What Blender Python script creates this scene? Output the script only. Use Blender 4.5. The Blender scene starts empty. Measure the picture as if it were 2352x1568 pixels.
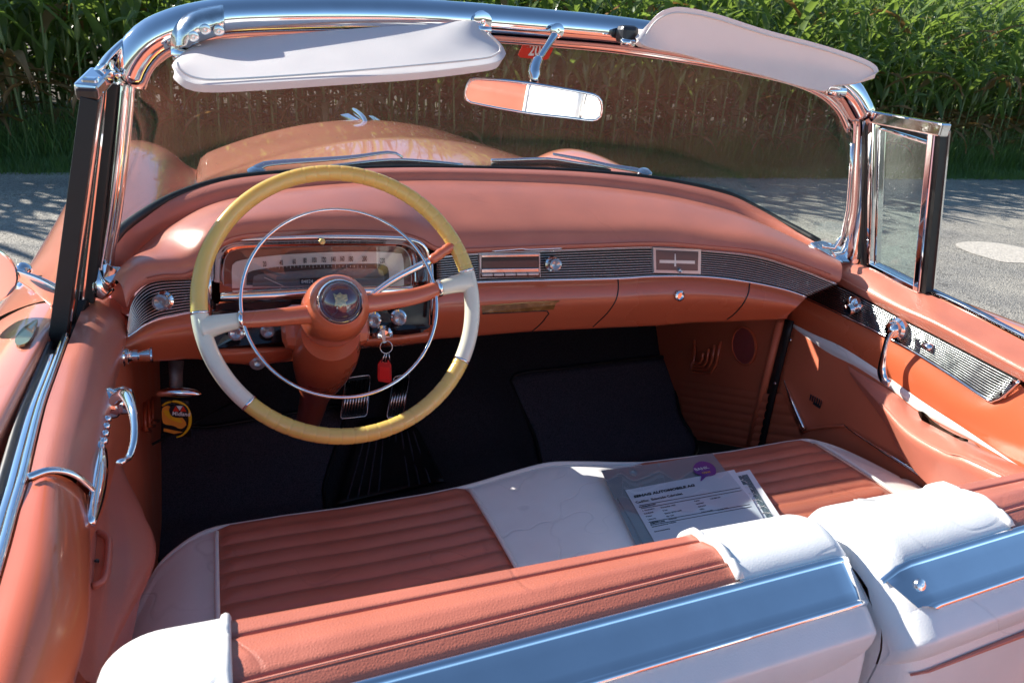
import bpy, bmesh, math, random
import numpy as np
from mathutils import Vector, Matrix, Euler
random.seed(7); RNG = np.random.default_rng(7)
SC = bpy.context.scene; COL = SC.collection
rad = math.radians

# ------------------------------------------------------------------ camera
CAM = Vector((-.56071725, -1.14596883, 1.38158353)); YAW, PITCH, ROLL, FOC = .37981894, .37335621, .0710704, 1752.567
_f = Vector((math.sin(YAW)*math.cos(PITCH), math.cos(YAW)*math.cos(PITCH), -math.sin(PITCH)))
_r0 = Vector((math.cos(YAW), -math.sin(YAW), 0)); _u0 = _r0.cross(_f)
_r = _r0*math.cos(ROLL)+_u0*math.sin(ROLL); _u = -_r0*math.sin(ROLL)+_u0*math.cos(ROLL)
cd = bpy.data.cameras.new('camera'); cam = bpy.data.objects.new('camera', cd); COL.objects.link(cam)
cam.matrix_world = Matrix(((_r.x, _u.x, -_f.x, CAM.x), (_r.y, _u.y, -_f.y, CAM.y), (_r.z, _u.z, -_f.z, CAM.z), (0, 0, 0, 1)))
cd.sensor_width = 36; cd.lens = 36*FOC/2352; cd.clip_start = .05; cd.clip_end = 500
cd.dof.use_dof = True; cd.dof.focus_distance = 1.45; cd.dof.aperture_fstop = 14
SC.camera = cam
# ------------------------------------------------------------------ light
SUN_AZ, SUN_EL = rad(-46), rad(29)          # azimuth from +Y, negative = to the car's left
w = bpy.data.worlds.new("World"); SC.world = w; w.use_nodes = True
nt = w.node_tree; sk = nt.nodes.new('ShaderNodeTexSky'); sk.sky_type = 'NISHITA'; sk.sun_disc = False
sk.sun_elevation = SUN_EL; sk.sun_rotation = SUN_AZ % (2*math.pi); sk.air_density = 1.0; sk.dust_density = .1; sk.ozone_density = 2.2; sk.altitude = 600
tn = nt.nodes.new('ShaderNodeMix'); tn.data_type = 'RGBA'; tn.blend_type = 'MULTIPLY'; tn.inputs[0].default_value = 1; tn.inputs[7].default_value = (.88, 1.0, 1.06, 1)
nt.links.new(sk.outputs[0], tn.inputs[6]); nt.links.new(tn.outputs[2], nt.nodes['Background'].inputs[0]); nt.nodes['Background'].inputs[1].default_value = .08
sl = bpy.data.lights.new('sun', 'SUN'); sl.energy = 5.0; sl.angle = rad(.55); sl.color = (1, .94, .85)
so = bpy.data.objects.new('sun', sl); COL.objects.link(so)
SUND = Vector((math.sin(SUN_AZ)*math.cos(SUN_EL), math.cos(SUN_AZ)*math.cos(SUN_EL), math.sin(SUN_EL)))
so.rotation_euler = SUND.to_track_quat('Z', 'Y').to_euler()
SC.view_settings.view_transform = 'Standard'; SC.view_settings.look = 'None'; SC.view_settings.gamma = 1
SC.view_settings.exposure = 1.1; SC.view_settings.use_curve_mapping = False

# ------------------------------------------------------------------ geometry helpers
def ray(u, v): return _f + _r*((u-1176)/FOC) - _u*((v-784)/FOC)
def P(u, v, x=None, y=None, z=None):        # the point of the plane x=, y= or z= seen in that direction
    d = ray(u, v)
    i, k = (0, x) if x is not None else ((1, y) if y is not None else (2, z))
    return CAM + d*((k-CAM[i])/d[i])
def PN(u, v, o, n):
    d = ray(u, v); n = Vector(n); return CAM + d*((Vector(o)-CAM).dot(n)/d.dot(n))
def S(u, v, fy):                            # first hit of the ray with the upright surface y = fy(|x|)
    d = ray(u, v); s = .4; ps = s
    while s < 4:
        q = CAM+d*s
        if q.y >= fy(abs(q.x)):
            a, b = ps, s
            for _ in range(30):
                m = (a+b)/2; q = CAM+d*m
                if q.y >= fy(abs(q.x)): b = m
                else: a = m
            return CAM+d*b
        ps = s; s += .01
    return CAM+d*s
def V(*a): return Vector(a)
def cat(pts, n, closed=False):              # Catmull-Rom, n points, about even in arc length
    p = [Vector(q) for q in pts]
    if len(p) == 2: return [p[0].lerp(p[1], i/(n-1)) for i in range(n)]
    if closed: q = [p[-1]]+p+[p[0], p[1]]
    else: q = [p[0]*2-p[1]]+p+[p[-1]*2-p[-2]]
    segs = len(q)-3; dense = []
    for i in range(segs):
        a, b, c, d = q[i:i+4]
        for k in range(16):
            t = k/16; dense.append(.5*((2*b)+(c-a)*t+(2*a-5*b+4*c-d)*t*t+(3*b-a-3*c+d)*t**3))
    dense.append(q[-2].copy())
    L = [0]
    for i in range(1, len(dense)): L.append(L[-1]+(dense[i]-dense[i-1]).length)
    tot = L[-1]; out = []; j = 0; m = n if not closed else n+1
    for i in range(m):
        t = tot*i/(m-1)
        while j < len(L)-2 and L[j+1] < t: j += 1
        k = (t-L[j])/max(L[j+1]-L[j], 1e-9); out.append(dense[j].lerp(dense[j+1], min(max(k, 0), 1)))
    return out[:-1] if closed else out
def link(name, me, mat, parent=None, smooth=True, label=None):
    o = bpy.data.objects.new(name, me); COL.objects.link(o)
    if mat: me.materials.append(mat)
    if smooth and len(me.polygons): me.polygons.foreach_set('use_smooth', [True]*len(me.polygons))
    if parent: o.parent = parent
    if label: o['label'] = label
    return o
def pyd(name, vs, fs, mat, parent=None, smooth=True, label=None):
    me = bpy.data.meshes.new(name); me.from_pydata([tuple(v) for v in vs], [], fs); me.validate(); me.update()
    return link(name, me, mat, parent, smooth, label)
def solid(o, t, off=-1):
    m = o.modifiers.new('thickness', 'SOLIDIFY'); m.thickness = t; m.offset = off; return o
def sharp(o, a=35):
    m = o.modifiers.new('edges', 'EDGE_SPLIT'); m.split_angle = rad(a); return o
def grid(name, rows, mat, parent=None, smooth=True, label=None, closed=False):
    n = len(rows[0]); vs = [p for r in rows for p in r]; fs = []
    for i in range(len(rows)-1):
        for j in range(n-1 if not closed else n):
            k = (j+1) % n; fs.append((i*n+j, i*n+k, (i+1)*n+k, (i+1)*n+j))
    return pyd(name, vs, fs, mat, parent, smooth, label)
def loft(name, rows, mat, parent=None, nu=40, nv=None, label=None, th=0):
    R = [cat(r, nu) for r in rows]; nv = nv or len(rows)*4
    cols = [cat([R[i][j] for i in range(len(R))], nv) if len(R) > 2 else cat([R[0][j], R[1][j]], nv) for j in range(nu)]
    o = grid(name, [[cols[j][i] for j in range(nu)] for i in range(nv)], mat, parent, True, label)
    if th: solid(o, th, 0)
    return o
def tubedata(pts, r, n=10, sx=1, sy=1, up=None, closed=False, cap=True):
    p = [Vector(q) for q in pts]; N = len(p); rr = r if isinstance(r, (list, tuple)) else [r]*N
    vs = []; fs = []; a = None
    for i in range(N):
        t = (p[(i+1) % N]-p[i-1]) if closed else (p[min(i+1, N-1)]-p[max(i-1, 0)])
        t.normalize()
        if up is not None: a = Vector(up)-t*Vector(up).dot(t)
        elif a is None: a = t.orthogonal()
        else: a = a-t*a.dot(t)
        a.normalize(); b = t.cross(a)
        for k in range(n):
            q = 2*math.pi*k/n; vs.append(p[i]+a*(rr[i]*sx*math.cos(q))+b*(rr[i]*sy*math.sin(q)))
    for i in range(N if closed else N-1):
        j = (i+1) % N
        for k in range(n): l = (k+1) % n; fs.append((i*n+k, i*n+l, j*n+l, j*n+k))
    if cap and not closed: fs.append(tuple(range(n))[::-1]); fs.append(tuple((N-1)*n+k for k in range(n)))
    return vs, fs
def tube(name, pts, r, mat, parent=None, n=10, **k):
    lab = k.pop('label', None); vs, fs = tubedata(pts, r, n, **k); return pyd(name, vs, fs, mat, parent, True, lab)
def join(parts):
    vs = []; fs = []
    for a, b in parts:
        o = len(vs); vs += list(a); fs += [tuple(i+o for i in f) for f in b]
    return vs, fs
def frame(d):
    d = Vector(d).normalized(); a = d.orthogonal().normalized(); return a, d.cross(a), d
def lathedata(prof, o, d, n=24, cap=True):            # prof = [(radius, height along d)]
    a, b, d = frame(d); o = Vector(o); vs = []; fs = []
    for (r, h) in prof:
        for k in range(n):
            q = 2*math.pi*k/n; vs.append(o+d*h+a*(r*math.cos(q))+b*(r*math.sin(q)))
    for i in range(len(prof)-1):
        for k in range(n): l = (k+1) % n; fs.append((i*n+k, i*n+l, (i+1)*n+l, (i+1)*n+k))
    if cap: fs.append(tuple(range(n))[::-1]); fs.append(tuple((len(prof)-1)*n+k for k in range(n)))
    return vs, fs
def lathe(name, prof, o, d, mat, parent=None, n=24, label=None, ang=40, cap=True):
    vs, fs = lathedata(prof, o, d, n, cap); return sharp(pyd(name, vs, fs, mat, parent, True, label), ang)
def boxdata(c, sx, sy, sz, X=(1, 0, 0), Y=(0, 1, 0)):
    X = Vector(X).normalized(); Y = Vector(Y).normalized(); Z = X.cross(Y); c = Vector(c)
    vs = [c+X*(sx/2*i)+Y*(sy/2*j)+Z*(sz/2*k) for i in (-1, 1) for j in (-1, 1) for k in (-1, 1)]
    return vs, [(0, 1, 3, 2), (4, 6, 7, 5), (0, 4, 5, 1), (2, 3, 7, 6), (0, 2, 6, 4), (1, 5, 7, 3)]
def bevel(o, w, s=2):
    m = o.modifiers.new('bevel', 'BEVEL'); m.width = w; m.segments = s; m.limit_method = 'ANGLE'; return o
def box(name, c, sx, sy, sz, mat, parent=None, X=(1, 0, 0), Y=(0, 1, 0), bev=.002, label=None):
    vs, fs = boxdata(c, sx, sy, sz, X, Y); o = pyd(name, vs, fs, mat, parent, False, label)
    return bevel(o, bev) if bev else o
def plate(name, pts, off, mat, parent=None, bev=0, label=None, smooth=False):   # flat outline thickened by vector off
    p = [Vector(q) for q in pts]; off = Vector(off); n = len(p)
    vs = p+[q+off for q in p]; fs = [tuple(range(n)), tuple(range(2*n-1, n-1, -1))]
    fs += [(i, i+n, (i+1) % n+n, (i+1) % n) for i in range(n)]
    o = pyd(name, vs, fs, mat, parent, smooth, label); bm = bmesh.new(); bm.from_mesh(o.data)
    bmesh.ops.recalc_face_normals(bm, faces=bm.faces); bm.to_mesh(o.data); bm.free()
    return bevel(o, bev) if bev else o
def empty(name, loc, label=None, category=None, group=None):
    o = bpy.data.objects.new(name, None); COL.objects.link(o); o.location = loc; o.empty_display_size = .1
    return tag(o, label, category, group)
def tag(o, label=None, category=None, group=None, kind=None):
    if label: o['label'] = label
    if category: o['category'] = category
    if group: o['group'] = group
    if kind: o['kind'] = kind
    return o
def text(s, o, X, Y, size, mat, parent=None, name='lettering', sx=1, bold=0, align='LEFT', shear=0, depth=.0002):
    c = bpy.data.curves.new('t', 'FONT'); c.body = s; c.size = size; c.align_x = align; c.offset = bold; c.extrude = depth; c.shear = shear; c.resolution_u = 3
    t = bpy.data.objects.new('t', c); COL.objects.link(t); dg = bpy.context.evaluated_depsgraph_get()
    me = bpy.data.meshes.new_from_object(t.evaluated_get(dg)); bpy.data.objects.remove(t)
    X = Vector(X).normalized(); Y = Vector(Y); Y = (Y-X*Y.dot(X)).normalized(); Z = X.cross(Y)
    me.transform(Matrix(((X.x*sx, Y.x, Z.x, o[0]), (X.y*sx, Y.y, Z.y, o[1]), (X.z*sx, Y.z, Z.z, o[2]), (0, 0, 0, 1))))
    me.materials.clear(); return link(name, me, mat, parent, False)

from mathutils.bvhtree import BVHTree
_bv = {}
def on(o, u, v, off=0):                     # point of object o's surface seen in that direction, lifted towards the viewer's side
    if o.name not in _bv: _bv[o.name] = BVHTree.FromPolygons([p.co for p in o.data.vertices], [tuple(p.vertices) for p in o.data.polygons])
    d = ray(u, v).normalized(); hit, n, i, ds = _bv[o.name].ray_cast(CAM, d)
    if hit is None: hit, n, i, ds = _bv[o.name].find_nearest(CAM+d*1.5)
    if n.dot(d) > 0: n = -n
    return hit+n*off
# ------------------------------------------------------------------ materials
def mat(name, col, rough=.5, metal=0, coat=0, spec=.5, noise=None, bump=None, trans=0, sss=0, coatr=.05, wrinkle=0):
    m = bpy.data.materials.new(name); m.use_nodes = True; t = m.node_tree; b = t.nodes['Principled BSDF']; L = t.links
    b.inputs['Base Color'].default_value = (*col, 1); b.inputs['Roughness'].default_value = rough; b.inputs['Metallic'].default_value = metal
    b.inputs['Coat Weight'].default_value = coat; b.inputs['Coat Roughness'].default_value = coatr; b.inputs['Specular IOR Level'].default_value = spec
    if sss: b.inputs['Subsurface Weight'].default_value = sss; b.inputs['Subsurface Radius'].default_value = (.01, .006, .002); b.inputs['Subsurface Scale'].default_value = 1
    g = t.nodes.new('ShaderNodeNewGeometry')
    if noise:                                # (scale, amount[, roughness amount])
        n = t.nodes.new('ShaderNodeTexNoise'); n.inputs['Scale'].default_value = noise[0]; n.inputs['Detail'].default_value = 6
        L.new(g.outputs['Position'], n.inputs['Vector'])
        mp = t.nodes.new('ShaderNodeMapRange'); mp.inputs[1].default_value = .3; mp.inputs[2].default_value = .7; mp.inputs[3].default_value = 1-noise[1]; mp.inputs[4].default_value = 1+noise[1]
        L.new(n.outputs[0], mp.inputs[0])
        mx = t.nodes.new('ShaderNodeMix'); mx.data_type = 'RGBA'; mx.blend_type = 'MULTIPLY'; mx.inputs[0].default_value = 1; mx.inputs[6].default_value = (*col, 1)
        L.new(mp.outputs[0], mx.inputs[7]); L.new(mx.outputs[2], b.inputs['Base Color'])
        mr = t.nodes.new('ShaderNodeMapRange'); mr.inputs[1].default_value = .3; mr.inputs[2].default_value = .7; ra = noise[2] if len(noise) > 2 else .08
        mr.inputs[3].default_value = max(rough-ra, .02); mr.inputs[4].default_value = rough+ra; L.new(n.outputs[0], mr.inputs[0]); L.new(mr.outputs[0], b.inputs['Roughness'])
    prev = None
    def addbump(h, strength, dist):
        nonlocal prev
        bp = t.nodes.new('ShaderNodeBump'); bp.inputs['Strength'].default_value = strength; bp.inputs['Distance'].default_value = dist
        L.new(h, bp.inputs['Height'])
        if prev: L.new(prev, bp.inputs['Normal'])
        prev = bp.outputs[0]; L.new(prev, b.inputs['Normal'])
    if bump:                                 # (kind, scale, distance)
        if bump[0] == 'voronoi': n = t.nodes.new('ShaderNodeTexVoronoi'); n.feature = 'DISTANCE_TO_EDGE'
        else: n = t.nodes.new('ShaderNodeTexNoise'); n.inputs['Detail'].default_value = 4
        n.inputs['Scale'].default_value = bump[1]; L.new(g.outputs['Position'], n.inputs['Vector']); addbump(n.outputs[0], .6, bump[2])
    if wrinkle:                              # a few long soft creases plus slow waviness
        n0 = t.nodes.new('ShaderNodeTexNoise'); n0.inputs['Scale'].default_value = 11; n0.inputs['Detail'].default_value = 2; L.new(g.outputs['Position'], n0.inputs['Vector'])
        addbump(n0.outputs[0], .5, .0035*min(wrinkle, 1))
        n1 = t.nodes.new('ShaderNodeTexNoise'); n1.inputs['Scale'].default_value = 5; n1.inputs['Detail'].default_value = 2; n1.inputs['Distortion'].default_value = .35; L.new(g.outputs['Position'], n1.inputs['Vector'])
        ab = t.nodes.new('ShaderNodeMath'); ab.operation = 'SUBTRACT'; ab.inputs[1].default_value = .5; L.new(n1.outputs[0], ab.inputs[0])
        aa = t.nodes.new('ShaderNodeMath'); aa.operation = 'ABSOLUTE'; L.new(ab.outputs[0], aa.inputs[0])
        mm = t.nodes.new('ShaderNodeMapRange'); mm.inputs[1].default_value = 0; mm.inputs[2].default_value = .009; mm.inputs[3].default_value = 0; mm.inputs[4].default_value = 1; L.new(aa.outputs[0], mm.inputs[0])
        n2 = t.nodes.new('ShaderNodeTexNoise'); n2.inputs['Scale'].default_value = 3.1; L.new(g.outputs['Position'], n2.inputs['Vector'])
        mk = t.nodes.new('ShaderNodeMapRange'); mk.inputs[1].default_value = .42; mk.inputs[2].default_value = .6; L.new(n2.outputs[0], mk.inputs[0])
        mlt = t.nodes.new('ShaderNodeMath'); mlt.operation = 'MULTIPLY'; L.new(mm.outputs[0], mlt.inputs[0]); L.new(mk.outputs[0], mlt.inputs[1]); sb_ = t.nodes.new('ShaderNodeMath'); sb_.operation = 'SUBTRACT'; L.new(mlt.outputs[0], sb_.inputs[0]); L.new(mk.outputs[0], sb_.inputs[1])
        addbump(sb_.outputs[0], .42, .0017*wrinkle)
        iv = t.nodes.new('ShaderNodeMath'); iv.operation = 'MULTIPLY'; iv.inputs[1].default_value = .15*min(wrinkle, 1); L.new(sb_.outputs[0], iv.inputs[0]); ad1 = t.nodes.new('ShaderNodeMath'); ad1.operation = 'ADD'; ad1.inputs[1].default_value = 1; L.new(iv.outputs[0], ad1.inputs[0])
        src = b.inputs['Base Color'].links[0].from_socket if b.inputs['Base Color'].links else None     # grime sits in the creases
        if src:
            mg = t.nodes.new('ShaderNodeMix'); mg.data_type = 'RGBA'; mg.blend_type = 'MULTIPLY'; mg.inputs[0].default_value = 1; L.new(src, mg.inputs[6]); L.new(ad1.outputs[0], mg.inputs[7]); L.new(mg.outputs[2], b.inputs['Base Color'])
    return m
PAINT = mat('coral car paint', (.74, .235, .14), .32, 0, 1, .5, noise=(3, .03, .04), coatr=.03)
DPAINT = mat('coral dash paint', (.60, .13, .055), .3, 0, .7, .5, noise=(5, .04, .05), coatr=.08)
LEA = mat('coral leather', (.55, .17, .115), 0.36, 0, .38, .5, noise=(14, .07, .07), bump=('voronoi', 420, .0007), coatr=.22, wrinkle=.25)
SEAT = mat('coral seat leather', (.47, .14, .09), .38, 0, .25, .5, noise=(11, .09, .08), bump=('voronoi', 380, .0007), coatr=.28, wrinkle=.8)
WLEA = mat('white leather', (.82, .815, .80), .36, 0, .25, .5, noise=(7, .08, .08), bump=('voronoi', 380, .0003), coatr=.28, wrinkle=.8)
WVIN = mat('visor vinyl', (.86, .85, .83), .4, 0, .1, .5, noise=(12, .03), bump=('voronoi', 300, .0006), coatr=.3)
PIPE = mat('white piping', (.75, .73, .7), .4)
TRIMC = mat('coral trim panel', (.58, .15, .075), .5, 0, 0, .4, noise=(10, .06), bump=('voronoi', 420, .0006))
CHR = mat('chrome', (.86, .87, .88), .045, 1, noise=(30, .03, .02))
CHRW = mat('worn chrome', (.72, .70, .67), .12, 1, noise=(60, .18, .08), bump=('noise', 40, .002))
BARM = mat('ribbed trim metal', (.50, .51, .52), .22, 1, noise=(60, .05, .06))
ALU = mat('brushed aluminium', (.78, .79, .8), .2, 1, noise=(60, .05, .06))
BLK = mat('black rubber', (.012, .012, .013), .45, noise=(40, .2))
GBLK = mat('gloss black', (.008, .009, .012), .15, 0, .5)
CARP = mat('black carpet', (.040, .036, .042), .95, spec=.2, noise=(300, .5), bump=('noise', 700, .004))
MATM = mat('floor mat pile', (.085, .076, .095), .95, spec=.2, noise=(350, .5), bump=('noise', 800, .004))
YEL = mat('amber wheel plastic', (.80, .55, .15), .22, 0, .6, noise=(8, .05, .04), sss=.5)
IVO = mat('ivory wheel plastic', (.82, .75, .60), .25, 0, .6, noise=(18, .05, .05))
DARK = mat('dark metal', (.05, .05, .055), .35, .6)
IRON = mat('grey iron', (.16, .15, .15), .5, .5, noise=(40, .3))
RED = mat('red plastic', (.55, .01, .012), .25, 0, .4)
KNOB = mat('clear grey knob', (.45, .44, .46), .12, .55, .8)
SILV = mat('speedometer dial', (.75, .74, .72), .35, .2, .1, noise=(20, .08))
INK = mat('black ink', (.02, .02, .025), .6)
mat('grey thread', (.35, .35, .36), .6)
PAPER = mat('paper', (.72, .72, .78), .55, noise=(20, .02))
WOOD = mat('walnut strip', (.30, .13, .035), .25, 0, .6, noise=(60, .35))
PURP = mat('purple print', (.16, .03, .30), .4)
ORNG = mat('orange print', (.8, .3, .03), .5)
YELP = mat('yellow print', (.8, .45, .01), .45)
REDP = mat('red print', (.7, .03, .01), .4)
GRNP = mat('green print', (.05, .3, .06), .5)
WHTP = mat('white print', (.8, .8, .8), .5)
BRN = mat('brown rubber', (.05, .025, .015), .35, 0, .2)
GUN = mat('certificate border print', (.10, .14, .17), .5, noise=(400, .8))
MEDM = mat('maroon medallion', (.12, .01, .015), .2, 0, .5)
GOLD = mat('gold crest', (.75, .5, .2), .3, 1, bump=('noise', 300, .004))
def glassmat(name, tint, ior=1.5, haze=0):
    m = bpy.data.materials.new(name); m.use_nodes = True; t = m.node_tree; L = t.links; t.nodes.remove(t.nodes['Principled BSDF'])
    out = t.nodes['Material Output']; tr = t.nodes.new('ShaderNodeBsdfTransparent'); tr.inputs[0].default_value = (*tint, 1)
    gl = t.nodes.new('ShaderNodeBsdfGlossy'); gl.inputs['Roughness'].default_value = .005
    lw = t.nodes.new('ShaderNodeLayerWeight'); lw.inputs[0].default_value = .5; pw = t.nodes.new('ShaderNodeMath'); pw.operation = 'POWER'; pw.inputs[1].default_value = 5; L.new(lw.outputs['Facing'], pw.inputs[0])
    f0 = ((ior-1)/(ior+1))**2; fr = t.nodes.new('ShaderNodeMath'); fr.operation = 'MULTIPLY_ADD'; fr.inputs[1].default_value = 1-f0; fr.inputs[2].default_value = f0; L.new(pw.outputs[0], fr.inputs[0])
    mx = t.nodes.new('ShaderNodeMixShader')
    L.new(fr.outputs[0], mx.inputs[0]); L.new(tr.outputs[0], mx.inputs[1]); L.new(gl.outputs[0], mx.inputs[2]); last = mx
    if haze:                                 # film of dust and specks on the pane
        df = t.nodes.new('ShaderNodeBsdfDiffuse'); df.inputs[0].default_value = (.6, .58, .55, 1)
        g = t.nodes.new('ShaderNodeNewGeometry'); n = t.nodes.new('ShaderNodeTexNoise'); n.inputs['Scale'].default_value = 6; L.new(g.outputs['Position'], n.inputs['Vector'])
        vo = t.nodes.new('ShaderNodeTexVoronoi'); vo.inputs['Scale'].default_value = 75; L.new(g.outputs['Position'], vo.inputs['Vector'])
        sp = t.nodes.new('ShaderNodeMapRange'); sp.inputs[1].default_value = .06; sp.inputs[2].default_value = .10; sp.inputs[3].default_value = .5; sp.inputs[4].default_value = 0; L.new(vo.outputs['Distance'], sp.inputs[0])
        m1 = t.nodes.new('ShaderNodeMath'); m1.operation = 'MULTIPLY_ADD'; m1.inputs[1].default_value = haze; L.new(n.outputs[0], m1.inputs[0]); L.new(sp.outputs[0], m1.inputs[2])
        mx2 = t.nodes.new('ShaderNodeMixShader'); L.new(m1.outputs[0], mx2.inputs[0]); L.new(mx.outputs[0], mx2.inputs[1]); L.new(df.outputs[0], mx2.inputs[2]); last = mx2
    L.new(last.outputs[0], out.inputs[0]); return m
WSG = glassmat('tinted windshield glass', (.93, .96, .94), 1.40, .055)
VGL = glassmat('tinted vent glass', (.84, .93, .92), 1.5, .04)
CLR = glassmat('clear cover', (.96, .96, .96), 1.45)
LENS = glassmat('domed lens', (.9, .9, .92), 2.3)
SLV = glassmat('clear plastic sleeve', (.86, .90, .92), 1.8)
SATN = mat('satin silver trim', (.62, .62, .63), .28, .35, .3)
MIRR = mat('mirror silver', (.95, .95, .95), .01, 1)

_t = WVIN.node_tree; _o = _t.nodes['Material Output']; _tl = _t.nodes.new('ShaderNodeBsdfTranslucent'); _tl.inputs[0].default_value = (.92, .66, .56, 1); _mx = _t.nodes.new('ShaderNodeMixShader'); _mx.inputs[0].default_value = .28
_t.links.new(_t.nodes['Principled BSDF'].outputs[0], _mx.inputs[1]); _t.links.new(_tl.outputs[0], _mx.inputs[2]); _t.links.new(_mx.outputs[0], _o.inputs[0])
def ground_mat():
    m = mat('asphalt', (.13, .125, .12), .85); t = m.node_tree; L = t.links; b = t.nodes['Principled BSDF']; g = t.nodes.new('ShaderNodeNewGeometry')
    v = t.nodes.new('ShaderNodeTexVoronoi'); v.inputs['Scale'].default_value = 110; L.new(g.outputs['Position'], v.inputs['Vector'])
    n = t.nodes.new('ShaderNodeTexNoise'); n.inputs['Scale'].default_value = 1.3; n.inputs['Detail'].default_value = 8; L.new(g.outputs['Position'], n.inputs['Vector'])
    cr = t.nodes.new('ShaderNodeValToRGB'); cr.color_ramp.elements[0].color = (.13, .125, .115, 1); cr.color_ramp.elements[1].color = (.50, .475, .42, 1)
    L.new(v.outputs['Color'], cr.inputs[0])
    cr2 = t.nodes.new('ShaderNodeValToRGB'); cr2.color_ramp.elements[0].position = .35; cr2.color_ramp.elements[0].color = (.75, .75, .76, 1); cr2.color_ramp.elements[1].position = .65; cr2.color_ramp.elements[1].color = (1.15, 1.12, 1.06, 1)
    L.new(n.outputs[0], cr2.inputs[0]); mx = t.nodes.new('ShaderNodeMix'); mx.data_type = 'RGBA'; mx.blend_type = 'MULTIPLY'; mx.inputs[0].default_value = 1
    L.new(cr.outputs[0], mx.inputs[6]); L.new(cr2.outputs[0], mx.inputs[7]); L.new(mx.outputs[2], b.inputs['Base Color'])
    # tar cracks
    vc = t.nodes.new('ShaderNodeTexVoronoi'); vc.feature = 'DISTANCE_TO_EDGE'; vc.inputs['Scale'].default_value = .9
    nn = t.nodes.new('ShaderNodeTexNoise'); nn.inputs['Scale'].default_value = 4; L.new(g.outputs['Position'], nn.inputs['Vector'])
    ad = t.nodes.new('ShaderNodeVectorMath'); ad.operation = 'ADD'; L.new(g.outputs['Position'], ad.inputs[0]); L.new(nn.outputs['Color'], ad.inputs[1]); L.new(ad.outputs[0], vc.inputs['Vector'])
    mr = t.nodes.new('ShaderNodeMapRange'); mr.inputs[1].default_value = 0; mr.inputs[2].default_value = .012; mr.inputs[3].default_value = .45; mr.inputs[4].default_value = 1; L.new(vc.outputs[0], mr.inputs[0])
    m3 = t.nodes.new('ShaderNodeMix'); m3.data_type = 'RGBA'; m3.blend_type = 'MULTIPLY'; m3.inputs[0].default_value = 1; L.new(mx.outputs[2], m3.inputs[6]); L.new(mr.outputs[0], m3.inputs[7]); L.new(m3.outputs[2], b.inputs['Base Color'])
    bp = t.nodes.new('ShaderNodeBump'); bp.inputs['Strength'].default_value = .9; bp.inputs['Distance'].default_value = .006; L.new(v.outputs['Distance'], bp.inputs['Height']); L.new(bp.outputs[0], b.inputs['Normal'])
    return m
ASPH = ground_mat()
SOIL = mat('field soil', (.07, .05, .032), .95, noise=(6, .3), bump=('noise', 12, .03))
def leafmat(name, col, tr, rough=.38):
    m = mat(name, col, rough, 0, 0, .6, noise=(4, .3)); t = m.node_tree; L = t.links; b = t.nodes['Principled BSDF']; out = t.nodes['Material Output']
    tl = t.nodes.new('ShaderNodeBsdfTranslucent'); tl.inputs[0].default_value = (*tr, 1); ad = t.nodes.new('ShaderNodeMixShader'); ad.inputs[0].default_value = .38
    L.new(b.outputs[0], ad.inputs[1]); L.new(tl.outputs[0], ad.inputs[2]); L.new(ad.outputs[0], out.inputs[0]); return m
LEAF = leafmat('maize leaf', (.12, .175, .060), (.30, .44, .07), .22)
DLEAF = leafmat('dry maize leaf', (.30, .17, .07), (.3, .17, .05), .6)
STK = leafmat('maize stalk', (.26, .32, .11), (.16, .22, .05), .4)
GRS = leafmat('grass blades', (.10, .18, .05), (.20, .34, .05), .5)

# ================================================================== SETTING
def quad(name, x0, x1, y0, y1, z, m): return tag(pyd(name, [(x0, y0, z), (x1, y0, z), (x1, y1, z), (x0, y1, z)], [(0, 1, 2, 3)], m, None, False), kind='structure')
quad('ground', -150, 150, -150, 150, -.02, SOIL)
quad('road', -60, 60, -9, 6.85, 0, ASPH)
# pale worn patch on the road
pt = cat([P(u, v, z=.004)+V(random.uniform(-.03, .03), random.uniform(-.03, .03), 0) for u, v in ((2192, 560), (2215, 553), (2262, 555), (2310, 560), (2352, 568), (2400, 578), (2440, 595), (2410, 604), (2352, 606), (2300, 601), (2255, 590), (2215, 577))], 40, True)
tag(pyd('road_patch', pt, [tuple(range(40))], mat('pale mortar patch', (.50, .46, .40), .9, noise=(30, .2), bump=('noise', 60, .01)), None, False), kind='structure')

def maize_leaf(L, W, droop, curl, seed):
    r = random.Random(seed); n = 9; vs = []; fs = []; ang = rad(62); p = V(0, 0, 0)
    for i in range(n+1):
        t = i/n; wd = W*(.45+.55*min(1, t*5))*(1-t**2.2)+.001; tw = curl*t*t
        wav = .12*W*math.sin(t*17+seed)
        d = V(0, math.cos(ang), math.sin(ang)); side = V(math.cos(tw), 0, math.sin(tw)); nrm = side.cross(d)
        vs += [p-side*wd/2+nrm*(wav+.10*W), p-nrm*.05*W, p+side*wd/2+nrm*(-wav+.10*W)]
        p = p+d*(L/n); ang -= droop/n*(.4+1.5*t)
    for i in range(n):
        for k in range(2): fs.append((3*i+k, 3*i+k+1, 3*i+k+4, 3*i+k+3))
    me = bpy.data.meshes.new('leaf'); me.from_pydata([tuple(v) for v in vs], [], fs); me.polygons.foreach_set('use_smooth', [True]*len(fs)); return me
LM = [maize_leaf(.80+.08*(i % 4), .082+.010*(i % 3), rad(78+18*(i % 5)), rad(-50+22*(i % 6)), i+1) for i in range(8)]
for me in LM: me.materials.append(LEAF)
LMD = []
for me in LM[:3]: m2 = me.copy(); m2.materials.clear(); m2.materials.append(DLEAF); LMD.append(m2)
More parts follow.
